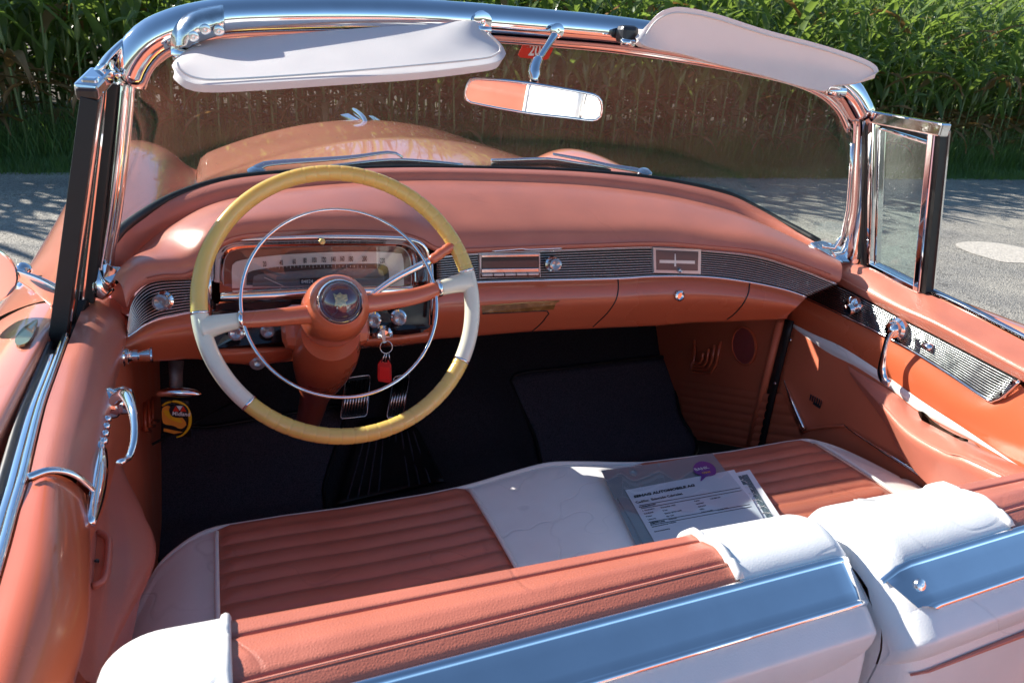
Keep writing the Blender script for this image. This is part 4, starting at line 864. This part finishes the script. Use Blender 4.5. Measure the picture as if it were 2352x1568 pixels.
# rounded front end of the pad
fe = [lo[0], lm[0], lm2[0], li[0], li[0]+V(-.004, 0, -.03)]
loft('pad_front', [fe, [p+V(0, .008, -.006) for p in fe], [p+V(0, .010, -.03) for p in fe]], LEA, dL, 16, 6)
qo = [P(u, v, z=.950) for u, v in ((66, 1108), (48, 1170), (30, 1240), (0, 1345))]; qo.append(V(qo[-1].x+.01, -.8, .95)); qo.append(V(qo[-1].x, -1.05, .95))
qi = [P(u, v, z=.905) for u, v in ((200, 1145), (206, 1200), (208, 1345), (190, 1480))]; qi.append(V(qi[-1].x-.01, -.8, .905)); qi.append(V(qi[-1].x, -1.05, .905))
qm = [a.lerp(b, .4)+V(0, 0, .018) for a, b in zip(qo, qi)]; qm2 = [a.lerp(b, .78)+V(0, 0, .017) for a, b in zip(qo, qi)]
loft('garnish_panel', [qo, qm, qm2, qi, [p+V(-.01, 0, -.03) for p in qi]], DPAINT, dL, 50, 20)
mo_ = cat([lo[-1]+V(0, -.004, .004), lm[-1]+V(0, -.004, .004), lm2[-1]+V(0, -.004, .003), li[-1]+V(.002, -.006, 0)], 24)
tube('pad_end_moulding', mo_, .0038, CHR, dL, 8, sy=.6)
edge = cat(lo+qo[1:], 80)
tube('belt_moulding', [p+V(-.007, 0, -.002) for p in edge[10:]], .0058, CHR, dL, 10)
loft('belt_flat', [[p+V(-.012, 0, -.010) for p in edge[12:]], [p+V(-.024, 0, -.010) for p in edge[12:]]], CHR, dL, 60, 3, th=.002)
tube('belt_seal', [p+V(-.028, 0, -.012) for p in edge[10:]], .005, BLK, dL, 8)
# slim chrome spear with beads along the inner edge
sp = cat([P(236, 1030, z=.915), P(232, 1070, z=.915), P(222, 1130, z=.912), P(212, 1180, z=.91), P(208, 1203, z=.908)], 20)
tube('chrome_spear', sp, [.0055*(math.sin(math.pi*(i+2)/23)**.6)+.001 for i in range(20)], CHR, dL, 10, sy=1.4)
for k in range(4): c_ = P(242-k*3, 965+k*17, z=.915); lathe('bead', [(.0045, 0), (.005, .004), (.003, .007), (0, .008)], c_, (1, 0, .6), CHR, dL, 10)
tube('spear_end', [P(232, 1012, z=.915), P(228, 1032, z=.915)], [.005, .006], CHR, dL, 8)
# inner wall and kidney shaped armrest
wt = [p+V(-.004, 0, -.03) for p in li]+[p+V(-.01, 0, -.03) for p in qi[1:]]; wt = cat(wt, 40); wb = [V(-.735, p.y, .33) for p in wt]
loft('door_inner_panel', [wt, [V(-.725, p.y, .80) for p in wt], wb], TRIMC, dL, 40, 10)
ka = [P(u, v, z=.80) for u, v in ((232, 960), (240, 1050), (238, 1180), (232, 1330), (215, 1450), (195, 1560))]
kb = [P(u, v, z=.79) for u, v in ((245, 985), (262, 1060), (285, 1180), (300, 1290), (265, 1420), (225, 1560))]
kc = [P(u, v, z=.77) for u, v in ((250, 1000), (300, 1112), (333, 1180), (358, 1258), (340, 1335), (275, 1460))]
kd = [p+V(-.015, 0, -.03) for p in kc]; ke = [V(-.73, p.y, .55) for p in kc]
ktop = [V(-.735, p.y, .885) for p in ka]
loft('armrest', [ktop, ka, kb, kc, kd, ke], LEA, dL, 50, 30)
tube('ashtray_rim', cat([P(u, v, z=.815) for u, v in ((212, 1345), (235, 1335), (245, 1310), (250, 1245), (240, 1228), (225, 1222))], 30), .004, LEA, dL, 8)
plate('ashtray_well', [P(u, v, z=.812) for u, v in ((214, 1340), (232, 1332), (241, 1310), (246, 1248), (238, 1234), (224, 1228))], (0, 0, .002), TRIMC, dL)
lathe('ashtray_screw', [(.003, 0), (.002, .002), (0, .002)], P(222, 1288, z=.818), (.5, 0, 1), DARK, dL, 8)
wcl = part('window_crank')
lathe('crank_base', [(.021, -.01), (.021, .004), (.018, .008), (.019, .018), (.013, .028), (0, .03)], P(254, 925, x=-.715), (1, .1, .1), CHR, wcl, 28)
tube('crank_handle', cat([P(268, 915, x=-.69), P(285, 905, x=-.675), P(300, 930, x=-.665), P(308, 970, x=-.66), P(307, 1015, x=-.66), P(295, 1050, x=-.665), P(276, 1061, x=-.67)], 30), [.010-.006*min(i/20, 1) for i in range(30)], CHR, wcl, 12, sy=.7)
vcl = part('vent_crank'); c_ = P(278, 818, y=.06); e_ = P(352, 815, y=.06); dd = (e_-c_).normalized(); LL = (e_-c_).length
lathe('crank_knob', [(.016, -.01), (.016, .004), (.012, .006), (.0125, .010), (.009, .012), (.0075, LL*.35), (.009, LL*.36), (.009, LL*.52), (.0055, LL*.54), (.0105, LL*.9), (.0125, LL*.92), (.0125, LL*.98), (.006, LL)], c_, dd, CHR, vcl, 20)

# ---- pedals, handbrake
def pedal(name, px, y, z, n, mt):
    p = part(name); q = [P(u, v, y=yy) for (u, v), yy in zip(px, (y-.05, y-.05, y-.11, y-.11))]
    pl_ = plate('pedal_plate', q, (0, .012, -.006), BLK, p, .004)
    for k in range(n):
        t = (k+.5)/n; a = q[0].lerp(q[1], t); b = q[3].lerp(q[2], t); tube('tread_rib', [a.lerp(b, .10)+V(0, -.007, .004), a.lerp(b, .95)+V(0, -.007, .004)], .0030, mt, p, 6)
    tube('pedal_trim', [q[i].lerp(q[(i+1) % 4], t) for i in range(4) for t in (.06, .3, .6, .94)], .0028, mt, p, 6, closed=True); return p
pedal('brake_pedal', [(795, 868), (850, 860), (842, 955), (782, 962)], .72, .42, 9, ALU)
pedal('accelerator_pedal', [(905, 865), (940, 858), (925, 955), (888, 960)], .74, .42, 6, ALU)
hbk = part('parking_brake')
c_ = P(410, 905, y=.20)
tube('brake_handle', cat([P(360, 905, y=.20), P(385, 901, y=.20), P(435, 902, y=.20), P(462, 906, y=.20)], 16), [.003+.0065*math.sin(math.pi*i/15)**.5 for i in range(16)], CHR, hbk, 12)
tube('brake_bracket', [P(405, 828, y=.24), P(404, 860, y=.23), P(405, 895, y=.21)], [.016, .014, .013], IRON, hbk, 12, sy=.6)
tube('hood_release', [P(560, 910, y=.6), P(350, 1020, y=.45)], .003, BLK, hbk, 5)
# transmission hump carpet edge, a thin black arc
tube('carpet_edge', cat([P(1000, 938, z=.42), P(1050, 932, z=.42), P(1100, 940, z=.42), P(1150, 960, z=.41)], 16), .003, BLK, car, 6)

# ---- front bench cushion
cu = part('seat_cushion')
Yf = INT([-.72, -.69, -.66, -.645, -.607, -.5, -.4, -.25, -.173, -.1, 0, .1, .2, .4, .55, .61, .64, .66, .68, .70], [-.13, -.055, -.03, -.02, -.006, -.002, -.004, .002, .010, .022, .032, .022, .004, .0, .008, .006, -.02, -.05, -.10, -.16])
def cushion(name, x0, x1, mt, pleat=0):
    N = 40; M = 190; rows = []
    for j in range(M+1):
        r = []
        for i in range(N+1):
            x = x0+(x1-x0)*i/N; yf = Yf(x)
            if j < 22:
                t = j/22; a = t*math.pi/2; y = yf-.045+.045*math.sin(math.pi*.15+a*.7) if t > .35 else yf-.02+.02*(t/.35); z = .36+.255*math.sin(a) if True else 0
                y = yf-.05*(max(t-.55, 0)/.45)**2.2; z = .36+.232*min(t/.6, 1)+.028*math.sin(math.pi/2*max(t-.55, 0)/.45)
            else:
                t = (j-22)/(M-22); y = yf-.05+(-.60-yf+.05)*t; z = .62+.010*math.sin(math.pi*min(t*2.2, 1)/2)-.004*t
            z += .012*math.exp(-(x/.11)**2)*min(j/22, 1)
            if abs(x) > .60: z -= (3.0 if x < 0 else 1.0)*(abs(x)-.60)**2*min(j/22, 1)
            if pleat:
                s = (yf-y)/.0365 if j >= 12 else 0; ph = s % 1; e_ = min(1, (x-x0)/.02, (x1-x)/.02); z += .0065*(abs(math.sin(math.pi*ph))**.5)*max(e_, 0)
            r.append(V(x, y, z))
        rows.append(r)
    return grid(name, rows, mt, cu)
cushion('white_end', -.72, -.603, WLEA); cushion('pleated_panel', -.603, -.175, SEAT, 1); cushion('white_center', -.175, .175, WLEA); cushion('pleated_panel', .175, .603, SEAT, 1); cushion('white_end', .603, .715, WLEA)
def cz(x, y): return .618+.014*math.exp(-(x/.11)**2)-((3.0 if x < 0 else 1.0)*(abs(x)-.60)**2 if abs(x) > .6 else 0)
for x in (-.603, -.175, .175, .603):
    tube('seam_piping', cat([V(x, Yf(x)-.001, .52), V(x, Yf(x)-.004, .585), V(x, Yf(x)-.02, cz(x, 0)-.006), V(x, Yf(x)-.06, cz(x, 0)+.010), V(x, -.25, cz(x, 0)+.016), V(x, -.58, cz(x, 0)+.010)], 40), .0038, PIPE, cu, 8)
tube('front_piping', cat([V(x, Yf(x)-.010, .6125+.012*math.exp(-(x/.11)**2)-((3.0 if x < 0 else 1.0)*(abs(x)-.60)**2 if abs(x) > .6 else 0)) for x in np.linspace(-.71, .70, 60)], 120), .0056, PIPE, cu, 8)

# ---- split front seat backs
def seatback(x0, x1, zones, label, y0=0.0, dz=0.0, zlow=.838, slant=(0, .05), rl=.035, rr_=.035, cx0=None, cx1=None, cskew=0):
    sb = part('seat_back'); sb['label'] = label
    # section: (y, z) from the foot of the front face over the top and down the rear
    sec = [(-.53, .585), (-.545, .70), (-.570, .82), (-.590, .885), (-.603, .920), (-.618, .936), (-.630, .9395), (-.6315, .9365), (-.633, .9400), (-.650, .9475), (-.664, .9455), (-.668, .9420), (-.672, .9445), (-.684, .9395), (-.694, .928), (-.712, .9145), (-.726, .902), (-.737, .87), (-.742, .80), (-.745, .60), (-.745, .40)]
    secd = []
    S_ = [V(0, a, b) for a, b in sec]
    for i in range(len(S_)-1):
        for k in range(4): secd.append(S_[i].lerp(S_[i+1], k/4))
    secd.append(S_[-1])
    cyy, czz = -.665, .80
    def inset(x):                            # rounding of both ends
        k = 0
        if x-x0 < rl: k = 1-math.sqrt(max(0, 1-(1-(x-x0)/rl)**2))
        if x1-x < rr_: k = max(k, 1-math.sqrt(max(0, 1-(1-(x1-x)/rr_)**2)))
        return k
    def pt(x, p, grow=0):
        k = inset(x); d = .035*k; y, z = p.y, p.z
        n_ = V(0, y-cyy, (z-.80) if z > .80 else 0); L_ = max(n_.length, 1e-6); n_ /= L_
        q = V(x, y, z)-n_*(d-grow); return q+V(0, y0+slant[0]*sm(-.605, -.66, -abs(y)) + (slant[1]*x+slant[0])*sm(.605, .665, abs(y))*1.0, dz)
    for (a, b, mt, nm, smoothsec) in zones:
        xs = np.concatenate([np.linspace(a, b, 30)]) if not (a == x0 or b == x1) else np.array(sorted(set(np.round(np.concatenate([np.linspace(a, b, 24), x0+rl*(1-np.cos(np.linspace(0, math.pi/2, 10))) if a == x0 else [], x1-rr_*(1-np.cos(np.linspace(0, math.pi/2, 10))) if b == x1 else []]), 5))))
        rows = []
        src = secd if not smoothsec else [V(0, q.y, q.z) for q in cat([S_[i] for i in (0, 1, 2, 3, 4, 5, 9, 13, 14, 15, 16, 17, 18, 19, 20)], 81)]
        for p in src: rows.append([pt(x, p, .002 if smoothsec else 0) for x in xs])
        grid(nm, rows[:59], mt, sb)
    xs = sorted(set(np.round(np.concatenate([np.linspace(x0, x1, 50), x0+rl*(1-np.cos(np.linspace(0, math.pi/2, 10))), x1-rr_*(1-np.cos(np.linspace(0, math.pi/2, 10)))]), 5)))
    zed = lambda x: zlow+.028*max(0, 1-(x1-x)/.11)**2.2
    zz_ = [.914, .910, .905, .900]+list(np.linspace(.895, .828, 34))+[.815, .78, .70, .60, .50, .40]
    def rear(x, z): t = sm(zed(x)-.004, zed(x)+.007, z); top_ = sm(.925, .900, z) if False else min(1, (.915-z)/.025); return V(0, -.709-.022*top_-.014*t*math.sin(math.pi*min(max((.915-z)/(.915-zed(x)+1e-6), 0), 1))**.4*1.0, z)
    grid('rear_cover', [[pt(x, rear(x, z), .0) for x in xs] for z in zz_], WLEA, sb)
    tube('rear_stitching', [pt(x, rear(x, zed(x)), .0015) for x in np.linspace(x0+.01, x1-.004, 90)], .0012, bpy.data.materials['grey thread'], sb, 5)
    for x in (x0, x1):                       # end cheeks
        ring = [pt(x, V(0, q.y, q.z)) for q in cat([S_[i] for i in (0, 2, 4, 9, 14, 16, 18, 20)], 40)]
        pyd('end_cheek', ring, [tuple(range(40))], WLEA, sb, False)
    for z_ in zones[:-1]:
        x = z_[1]; tube('seam_piping', cat([pt(x, q, .003) for q in secd[4:54]], 60), .0042, PIPE, sb, 8)
    # thread along the second seam
    a, b = [(z_[0], z_[1]) for z_ in zones if z_[4] == 0][0]
    tube('stitching', [pt(x, V(0, -.6705, .9445), .0005) for x in np.linspace(a+.004, b-.004, 60)], .0010, bpy.data.materials['pale thread'], sb, 5)
    # welt low on the rear
    if cskew: tube('rear_trim', [pt(x, V(0, -.742, .850+.0*x), .002) for x in np.linspace(x0+.015, x1-.04, 40)], [.0012+.0022*min(1, i/12) for i in range(40)], LEA, sb, 8)
    # chrome capping strip
    cx0 = x0+.005 if cx0 is None else cx0; cx1 = x1 if cx1 is None else cx1; xs = np.linspace(cx0, cx1, 50)
    rows = []
    prof = [(-.684, .926), (-.6842, .9335), (-.6855, .9365), (-.688, .9385), (-.691, .9390), (-.6935, .9375), (-.6945, .9360), (-.6948, .9352)]+[(-.695-.0285*t, .935-.0212*t) for t in (0, .25, .5, .75, .99)]+[(-.7235, .9140), (-.725, .9140), (-.727, .9130), (-.728, .9105), (-.727, .9075), (-.7245, .9045)]
    for k, (yy, zz) in enumerate(prof):
        sh_ = (cskew*max(0, (k-6)/12)**1.5) if cskew else 0
        rows.append([pt(min(max(x+sh_*(1-(x-cx0)/(cx1-cx0))**8, x0+.001), x1-.001), V(0, yy, zz), 0) for x in xs])
    grid('chrome_strip', rows, CHR, sb)
    return sb, pt
sbL, ptL = seatback(-.674, .003, [(-.674, -.580, WLEA, 'white_bolster', 1), (-.580, -.140, SEAT, 'pleated_panel', 0), (-.140, .003, WLEA, 'white_bolster', 1)], "driver's seat back with coral pleats and white bolsters", rl=.05, rr_=.024)
sbR, ptR = seatback(.008, .72, [(.008, .200, WLEA, 'white_bolster', 1), (.200, .60, SEAT, 'pleated_panel', 0), (.60, .72, WLEA, 'white_bolster', 1)], "passenger's seat back with coral pleats and white bolsters", y0=.004, rl=.036, cskew=.045, zlow=.858, slant=(-.016, .07))
c_ = ptR(.040, V(0, -.708, .9235), .002); lathe('strip_screw', [(.006, 0), (.0055, .003), (.002, .0045), (0, .004)], c_, (0, -.8, .5), ALU, sbR, 14)
for k in range(2): tube('stitching', [ptR(.075+.006*k+.05*t, V(0, -.612-.05*t, .932+.010*math.sin(math.pi*t)), .0025) for t in np.linspace(0, 1, 14)], .0009, bpy.data.materials['grey thread'], sbR, 4)

# ---- rear bench (seen in the mirror and the chrome)
rb = part('rear_seat')
for a, b, mt in ((-.72, -.55, WLEA), (-.55, -.12, SEAT), (-.12, .12, WLEA), (.12, .55, SEAT), (.55, .72, WLEA)):
    loft('rear_seat_panel', [[V(a, y, z), V((a+b)/2, y, z+.01), V(b, y, z)] for y, z in ((-1.32, .35), (-1.32, .52), (-1.36, .58), (-1.6, .58), (-1.78, .56), (-1.84, .75), (-1.88, .90), (-1.93, .94), (-1.98, .93), (-1.98, .6))], mt, rb, 8, 50)
for s in (-1, 1): pyd('rear_side_trim', [V(s*.735, -1.0, .93), V(s*.735, -2.0, .93), V(s*.735, -2.0, .3), V(s*.735, -1.0, .3)], [(0, 1, 2, 3)], TRIMC, car, False)
for s in (-1, 1): loft('rear_garnish', [[V(s*.735, y, .925), V(s*.75, y, .955), V(s*.80, y, .948)] for y in (-1.05, -1.5, -2.0)], LEA, car, 8, 8)

# ================================================================== LOOSE THINGS
# floor mats
def floor_mat(px, zs, label):
    pts = [P(u, v, y=y) for (u, v), y in zip(px, zs)]
    return pts
mt_ = empty('floor_mat', (.45, .5, .33), "black carpet mat lying on the passenger's floor", 'floor mat')
def toe(u, v):                               # ray with the floor / toe board
    d = ray(u, v); prev = None
    s = .8
    while s < 4:
        q = CAM+d*s; z = float(np.interp(q.y, [-1, .48, .62, .85, .98], [.30, .30, .38, .57, .72]))+.012
        if q.z <= z: return q
        s += .004
    return q
def matmesh(px, root, name='mat_pile'):
    base = cat([toe(u, v) for u, v in px], 60, True); c = sum(base, V(0, 0, 0))/60; inv = V(*root.location)
    rows = []
    for k in range(13):
        t = k/12; r = []
        for p in base:
            q = c.lerp(p, t); q.z = float(np.interp(q.y, [-1, .48, .62, .85, .98], [.30, .30, .38, .57, .72]))+.014; r.append(q-inv)
        rows.append(r)
    o = grid(name, rows, MATM, root, True, None, True); solid(o, .008, 0)
    tube('mat_binding', [p+V(0, 0, .005) for p in rows[-1]], .005, BLK, root, 6, closed=True)
matmesh([(1182, 868), (1300, 850), (1500, 826), (1530, 832), (1548, 880), (1562, 960), (1600, 1040), (1500, 1120), (1290, 1120), (1225, 1000), (1180, 900)], mt_)
mt2 = empty('floor_mat', (-.45, .4, .33), "black carpet mat lying on the driver's floor below the steering wheel", 'floor mat')
matmesh([(370, 1010), (500, 985), (700, 950), (790, 945), (775, 1020), (745, 1120), (720, 1200), (400, 1300), (330, 1200)], mt2)
# rubber heel mat on the tunnel side
mt3 = empty('rubber_mat', (-.1, .4, .4), 'ribbed black rubber mat beside the accelerator pedal', 'floor mat')
def hump(u, v):
    d = ray(u, v); s = .8
    while s < 4:
        q = CAM+d*s; z = float(np.interp(q.y, [-1, .48, .62, .85, .98], [.30, .30, .38, .57, .72]))+float(np.interp(q.x, tx, hz))+.012
        if q.z <= z: return q
        s += .004
    return q
inv = V(-.1, .4, .4)
hl = [[hump(a+(b-a)*t, c+(e-c)*t)-inv for t in np.linspace(0, 1, 10)] for a, b, c, e in ((830, 770, 965, 1160), (880, 850, 958, 1140), (925, 940, 960, 1120), (960, 1020, 985, 1105))]
solid(loft('rubber_sheet', hl, BLK, mt3, 12, 16), .005, 0)
for k in range(9):
    t = (k+.5)/9; a = (840+110*t, 975+5*t); b = (785+215*t, 1155-45*t); tube('rubber_rib', cat([hump(a[0]+(b[0]-a[0])*s, a[1]+(b[1]-a[1])*s)-inv+V(0, 0, .004) for s in np.linspace(.1, .98, 6)], 10), .0025, MATM, mt3, 5)

# key ring hanging from the ignition
kr = empty('key_ring', IGN+V(0, -.03, -.05), 'key ring with red tag hanging from the ignition switch', 'key ring')
inv = V(*kr.location)
def KP(u, v, y=.165): return P(u, v, y=y)-inv
plate('key', [KP(876, 757), KP(884, 758), KP(886, 786), KP(879, 786)], (0, .002, 0), ALU, kr)
rc = KP(887, 797); rad_ = (KP(901, 797)-KP(873, 797)).length/2
tube('split_ring', [rc+V(rad_*math.cos(a), .2*rad_*math.sin(a), rad_*math.sin(a)) for a in np.linspace(0, 2*math.pi, 28, endpoint=False)], .0008, ALU, kr, 6, closed=True)
for (a, b) in (((884, 812), (876, 832)), ((888, 812), (884, 832)), ((893, 812), (896, 832))): tube('ring_link', [KP(*a), KP(*b)], .0012, ALU, kr, 6)
tgp = [KP(u, v) for u, v in ((876, 826), (881, 832), (889, 832), (892, 826), (899, 838), (900, 876), (893, 880), (870, 876), (867, 868), (868, 836))]
plate('key_tag', tgp, (0, .004, 0), RED, kr, .001)
plate('tag_window', [p+V(0, -.0006, 0) for p in (KP(872, 841), KP(895, 843), KP(895, 872), KP(872, 870))], (0, .0004, 0), mat('red tag label', (.75, .015, .015), .15, 0, .6), kr)
# service tag hanging from the parking brake handle
at = empty('service_tag', P(400, 922, y=.195), 'yellow and black oil company tag hanging under the parking brake handle', 'tag'); inv = V(*at.location)
def AP(u, v, y=.195): return P(u, v, y=y)-inv
plate('card', [AP(370, 916), AP(434, 922), AP(440, 1005), AP(372, 995)], (0, .001, 0), GBLK, at, label='black card with printed picture')
tube('tag_string', [AP(399, 908), AP(399, 920)], .0008, BLK, at, 5)
tube('yellow_ring_print', cat([AP(u, v, .194) for u, v in ((372, 932), (385, 924), (405, 922), (425, 932), (436, 955), (434, 980), (420, 998), (405, 1004))], 30), [.001+.0022*math.sin(math.pi*(i+3)/34) for i in range(30)], YELP, at, 6, sy=.2, up=(1, 0, 0))
plate('orange_print', cat([AP(u, v, .1945) for u, v in ((373, 938), (390, 932), (405, 950), (420, 960), (428, 975), (415, 985), (400, 978), (385, 975), (374, 970))], 24, True), (0, .0004, 0), ORNG, at)
plate('yellow_print', cat([AP(u, v, .1942) for u, v in ((375, 942), (392, 945), (408, 958), (420, 970), (405, 968), (385, 958))], 20, True), (0, .0003, 0), YELP, at)
plate('orange_print', [AP(u, v, .1942) for u, v in ((376, 983), (400, 988), (420, 992), (400, 996), (376, 990))], (0, .0003, 0), ORNG, at)
plate('oval_logo', cat([AP(u, v, .193) for u, v in ((389, 945), (392, 933), (406, 928), (424, 931), (433, 944), (428, 955), (412, 959), (396, 956))], 28, True), (0, .0005, 0), GBLK, at)
plate('red_triangle', [AP(u, v, .192) for u, v in ((397, 944), (403, 932), (412, 945))], (0, .0003, 0), REDP, at); plate('red_triangle', [AP(u, v, .192) for u, v in ((414, 945), (421, 932), (428, 945))], (0, .0003, 0), REDP, at)
plate('white_triangle', [AP(u, v, .192) for u, v in ((405, 932), (420, 932), (413, 943))], (0, .0003, 0), WHTP, at)
text('Midland', AP(395, 953, .192), (AP(430, 955)-AP(395, 953)), (0, 0, 1), .0105, WHTP, at, 'lettering', .9, .0002)
# documents on the seat
ZP = .648
dc = empty('document_sleeve', (.2, -.18, ZP), 'clear plastic sleeve with a car data sheet lying on the white middle of the seat', 'document'); inv = V(*dc.location)
def DP(u, v, z=ZP): return P(u, v, z=z)-inv
shp = [DP(1436, 1125), DP(1686, 1078), DP(1790, 1250), DP(1530, 1290)]
plate('data_sheet', shp, (0, 0, -.0006), PAPER, dc)
slv = [DP(1381, 1080, ZP-.002), DP(1520, 1062, ZP-.002), DP(1636, 1040, ZP-.002), DP(1780, 1235, ZP-.002), DP(1480, 1290, ZP-.002)]
plate('grey_backing', slv, (0, 0, -.001), mat('grey plastic backing', (.24, .28, .30), .35, 0, .2), dc)
grd = [[DP(1381+(1636-1381)*s+(1480-1381)*t*(1-s)+(1800-1636)*t*s, 1080+(1040-1080)*s+(1290-1080)*t*(1-s)+(1235-1040)*t*s, ZP+.002+.003*math.sin(9*s+3*t)**2*(1-t)+.004*s*s) for s in np.linspace(0, 1, 40)] for t in np.linspace(0, 1, 24)]
grid('sleeve_film', grd, SLV, dc)
tube('sleeve_edge', cat([DP(1418, 1145, ZP+.002), DP(1450, 1200, ZP+.002), DP(1480, 1258, ZP+.002)], 8), .0015, SLV, dc, 6)
Xd = (shp[1]-shp[0]).normalized(); Yd = (shp[0]-shp[3]).normalized(); Zo = V(0, 0, .0005)
def dt(s, u, v, size, b=0, sx=1, sh=0, m=INK): text(s, DP(u, v)+Zo, Xd, Yd, size, m, dc, 'lettering', sx, b, 'LEFT', sh)
dt('SENAG AUTOMOBILE AG', 1457, 1143, .0092, .0004, 1.25, .25)
dt('Cadillac  Eldorado Cabriolet', 1462, 1156, .0085, .0001, 1.0)
dt('FAHRZEUGDATEN', 1469, 1166, .0040, .0001)
for i, (a, b) in enumerate((('1. Inverkehrs.', 'Dezember 1955'), ('Km-Stand', '5 km'), ('Motor', 'Benzin (5424 ccm)'), ('Leistung', 'PS / kW'), ('Getriebe', 'Automat'))):
    dt(a, 1476+i*4.4, 1174+i*6.8, .0046); dt(b, 1519+i*4.4, 1167+i*6.8, .0046)
for i, (a, b) in enumerate((('Farbe', '110 000 km'), ('Interieur', ''), ('Garantie', ''), ('MFK', ''), ('Fahrzeug-Nr.', '5562054532'))):
    dt(a, 1596+i*4.2, 1152+i*6.4, .0046); dt(b, 1632+i*4.2, 1147+i*6.4, .0046)
dt('AUSSTATTUNG', 1494, 1204, .0042, .0002); dt('Sonderausstattung: Vollleder', 1498, 1211, .0042); dt('Serienausstattung', 1504, 1222, .0042)
for (u1, v1_2, u2, v2_2) in ((1468, 1161, 1700, 1120), (1472, 1168, 1703, 1126), (1490, 1199, 1722, 1158), (1494, 1206, 1726, 1163)):
    tube('ruled_line', [DP(u1, v1_2)+Zo, DP(u2, v2_2)+Zo], .0005, INK, dc, 4)
bub = cat([DP(u, v)+V(0, 0, .001) for u, v in ((1592, 1078), (1597, 1066), (1612, 1060), (1632, 1065), (1643, 1076), (1644, 1088), (1634, 1093), (1622, 1095), (1609, 1106), (1610, 1093), (1598, 1088))], 40, True)
plate('speech_bubble_logo', bub, (0, 0, .0005), PURP, dc)
text('BANK', DP(1598, 1083)+V(0, 0, .0022), Xd, Yd, .0125, WHTP, dc, 'lettering', .95); text('now', DP(1614, 1090)+V(0, 0, .0022), Xd, Yd, .0110, YELP, dc, 'lettering', 1.0)
ce = empty('certificate', (.36, -.2, ZP-.004), 'certificate with dark patterned border sticking out from under the plastic sleeve', 'document'); inv = V(*ce.location)
def CP(u, v, z=ZP-.004): return P(u, v, z=z)-inv
plate('sheet', [CP(1600, 1106), CP(1722, 1078), CP(1812, 1215), CP(1680, 1240)], (0, 0, -.0006), PAPER, ce)
plate('border_print', [CP(u, v)+Zo for u, v in ((1675, 1098), (1716, 1089), (1778, 1190), (1764, 1194), (1716, 1112), (1680, 1118))], (0, 0, .0002), GUN, ce)
for k in range(7): a_ = CP(1692+k*12, 1096+k*15)+V(0, 0, .0009); tube('guilloche_line', [a_+V(.012*math.cos(t), .012*math.sin(t), 0) for t in np.linspace(0, 5.5, 12)], .0004, WHTP, ce, 4)
for (u, v) in ((1730, 1140), (1738, 1156), (1752, 1178)): tube('printed_box', [CP(u, v)+Zo, CP(u+9, v-2)+Zo, CP(u+15, v+10)+Zo, CP(u+6, v+12)+Zo], .0004, INK, ce, 4)
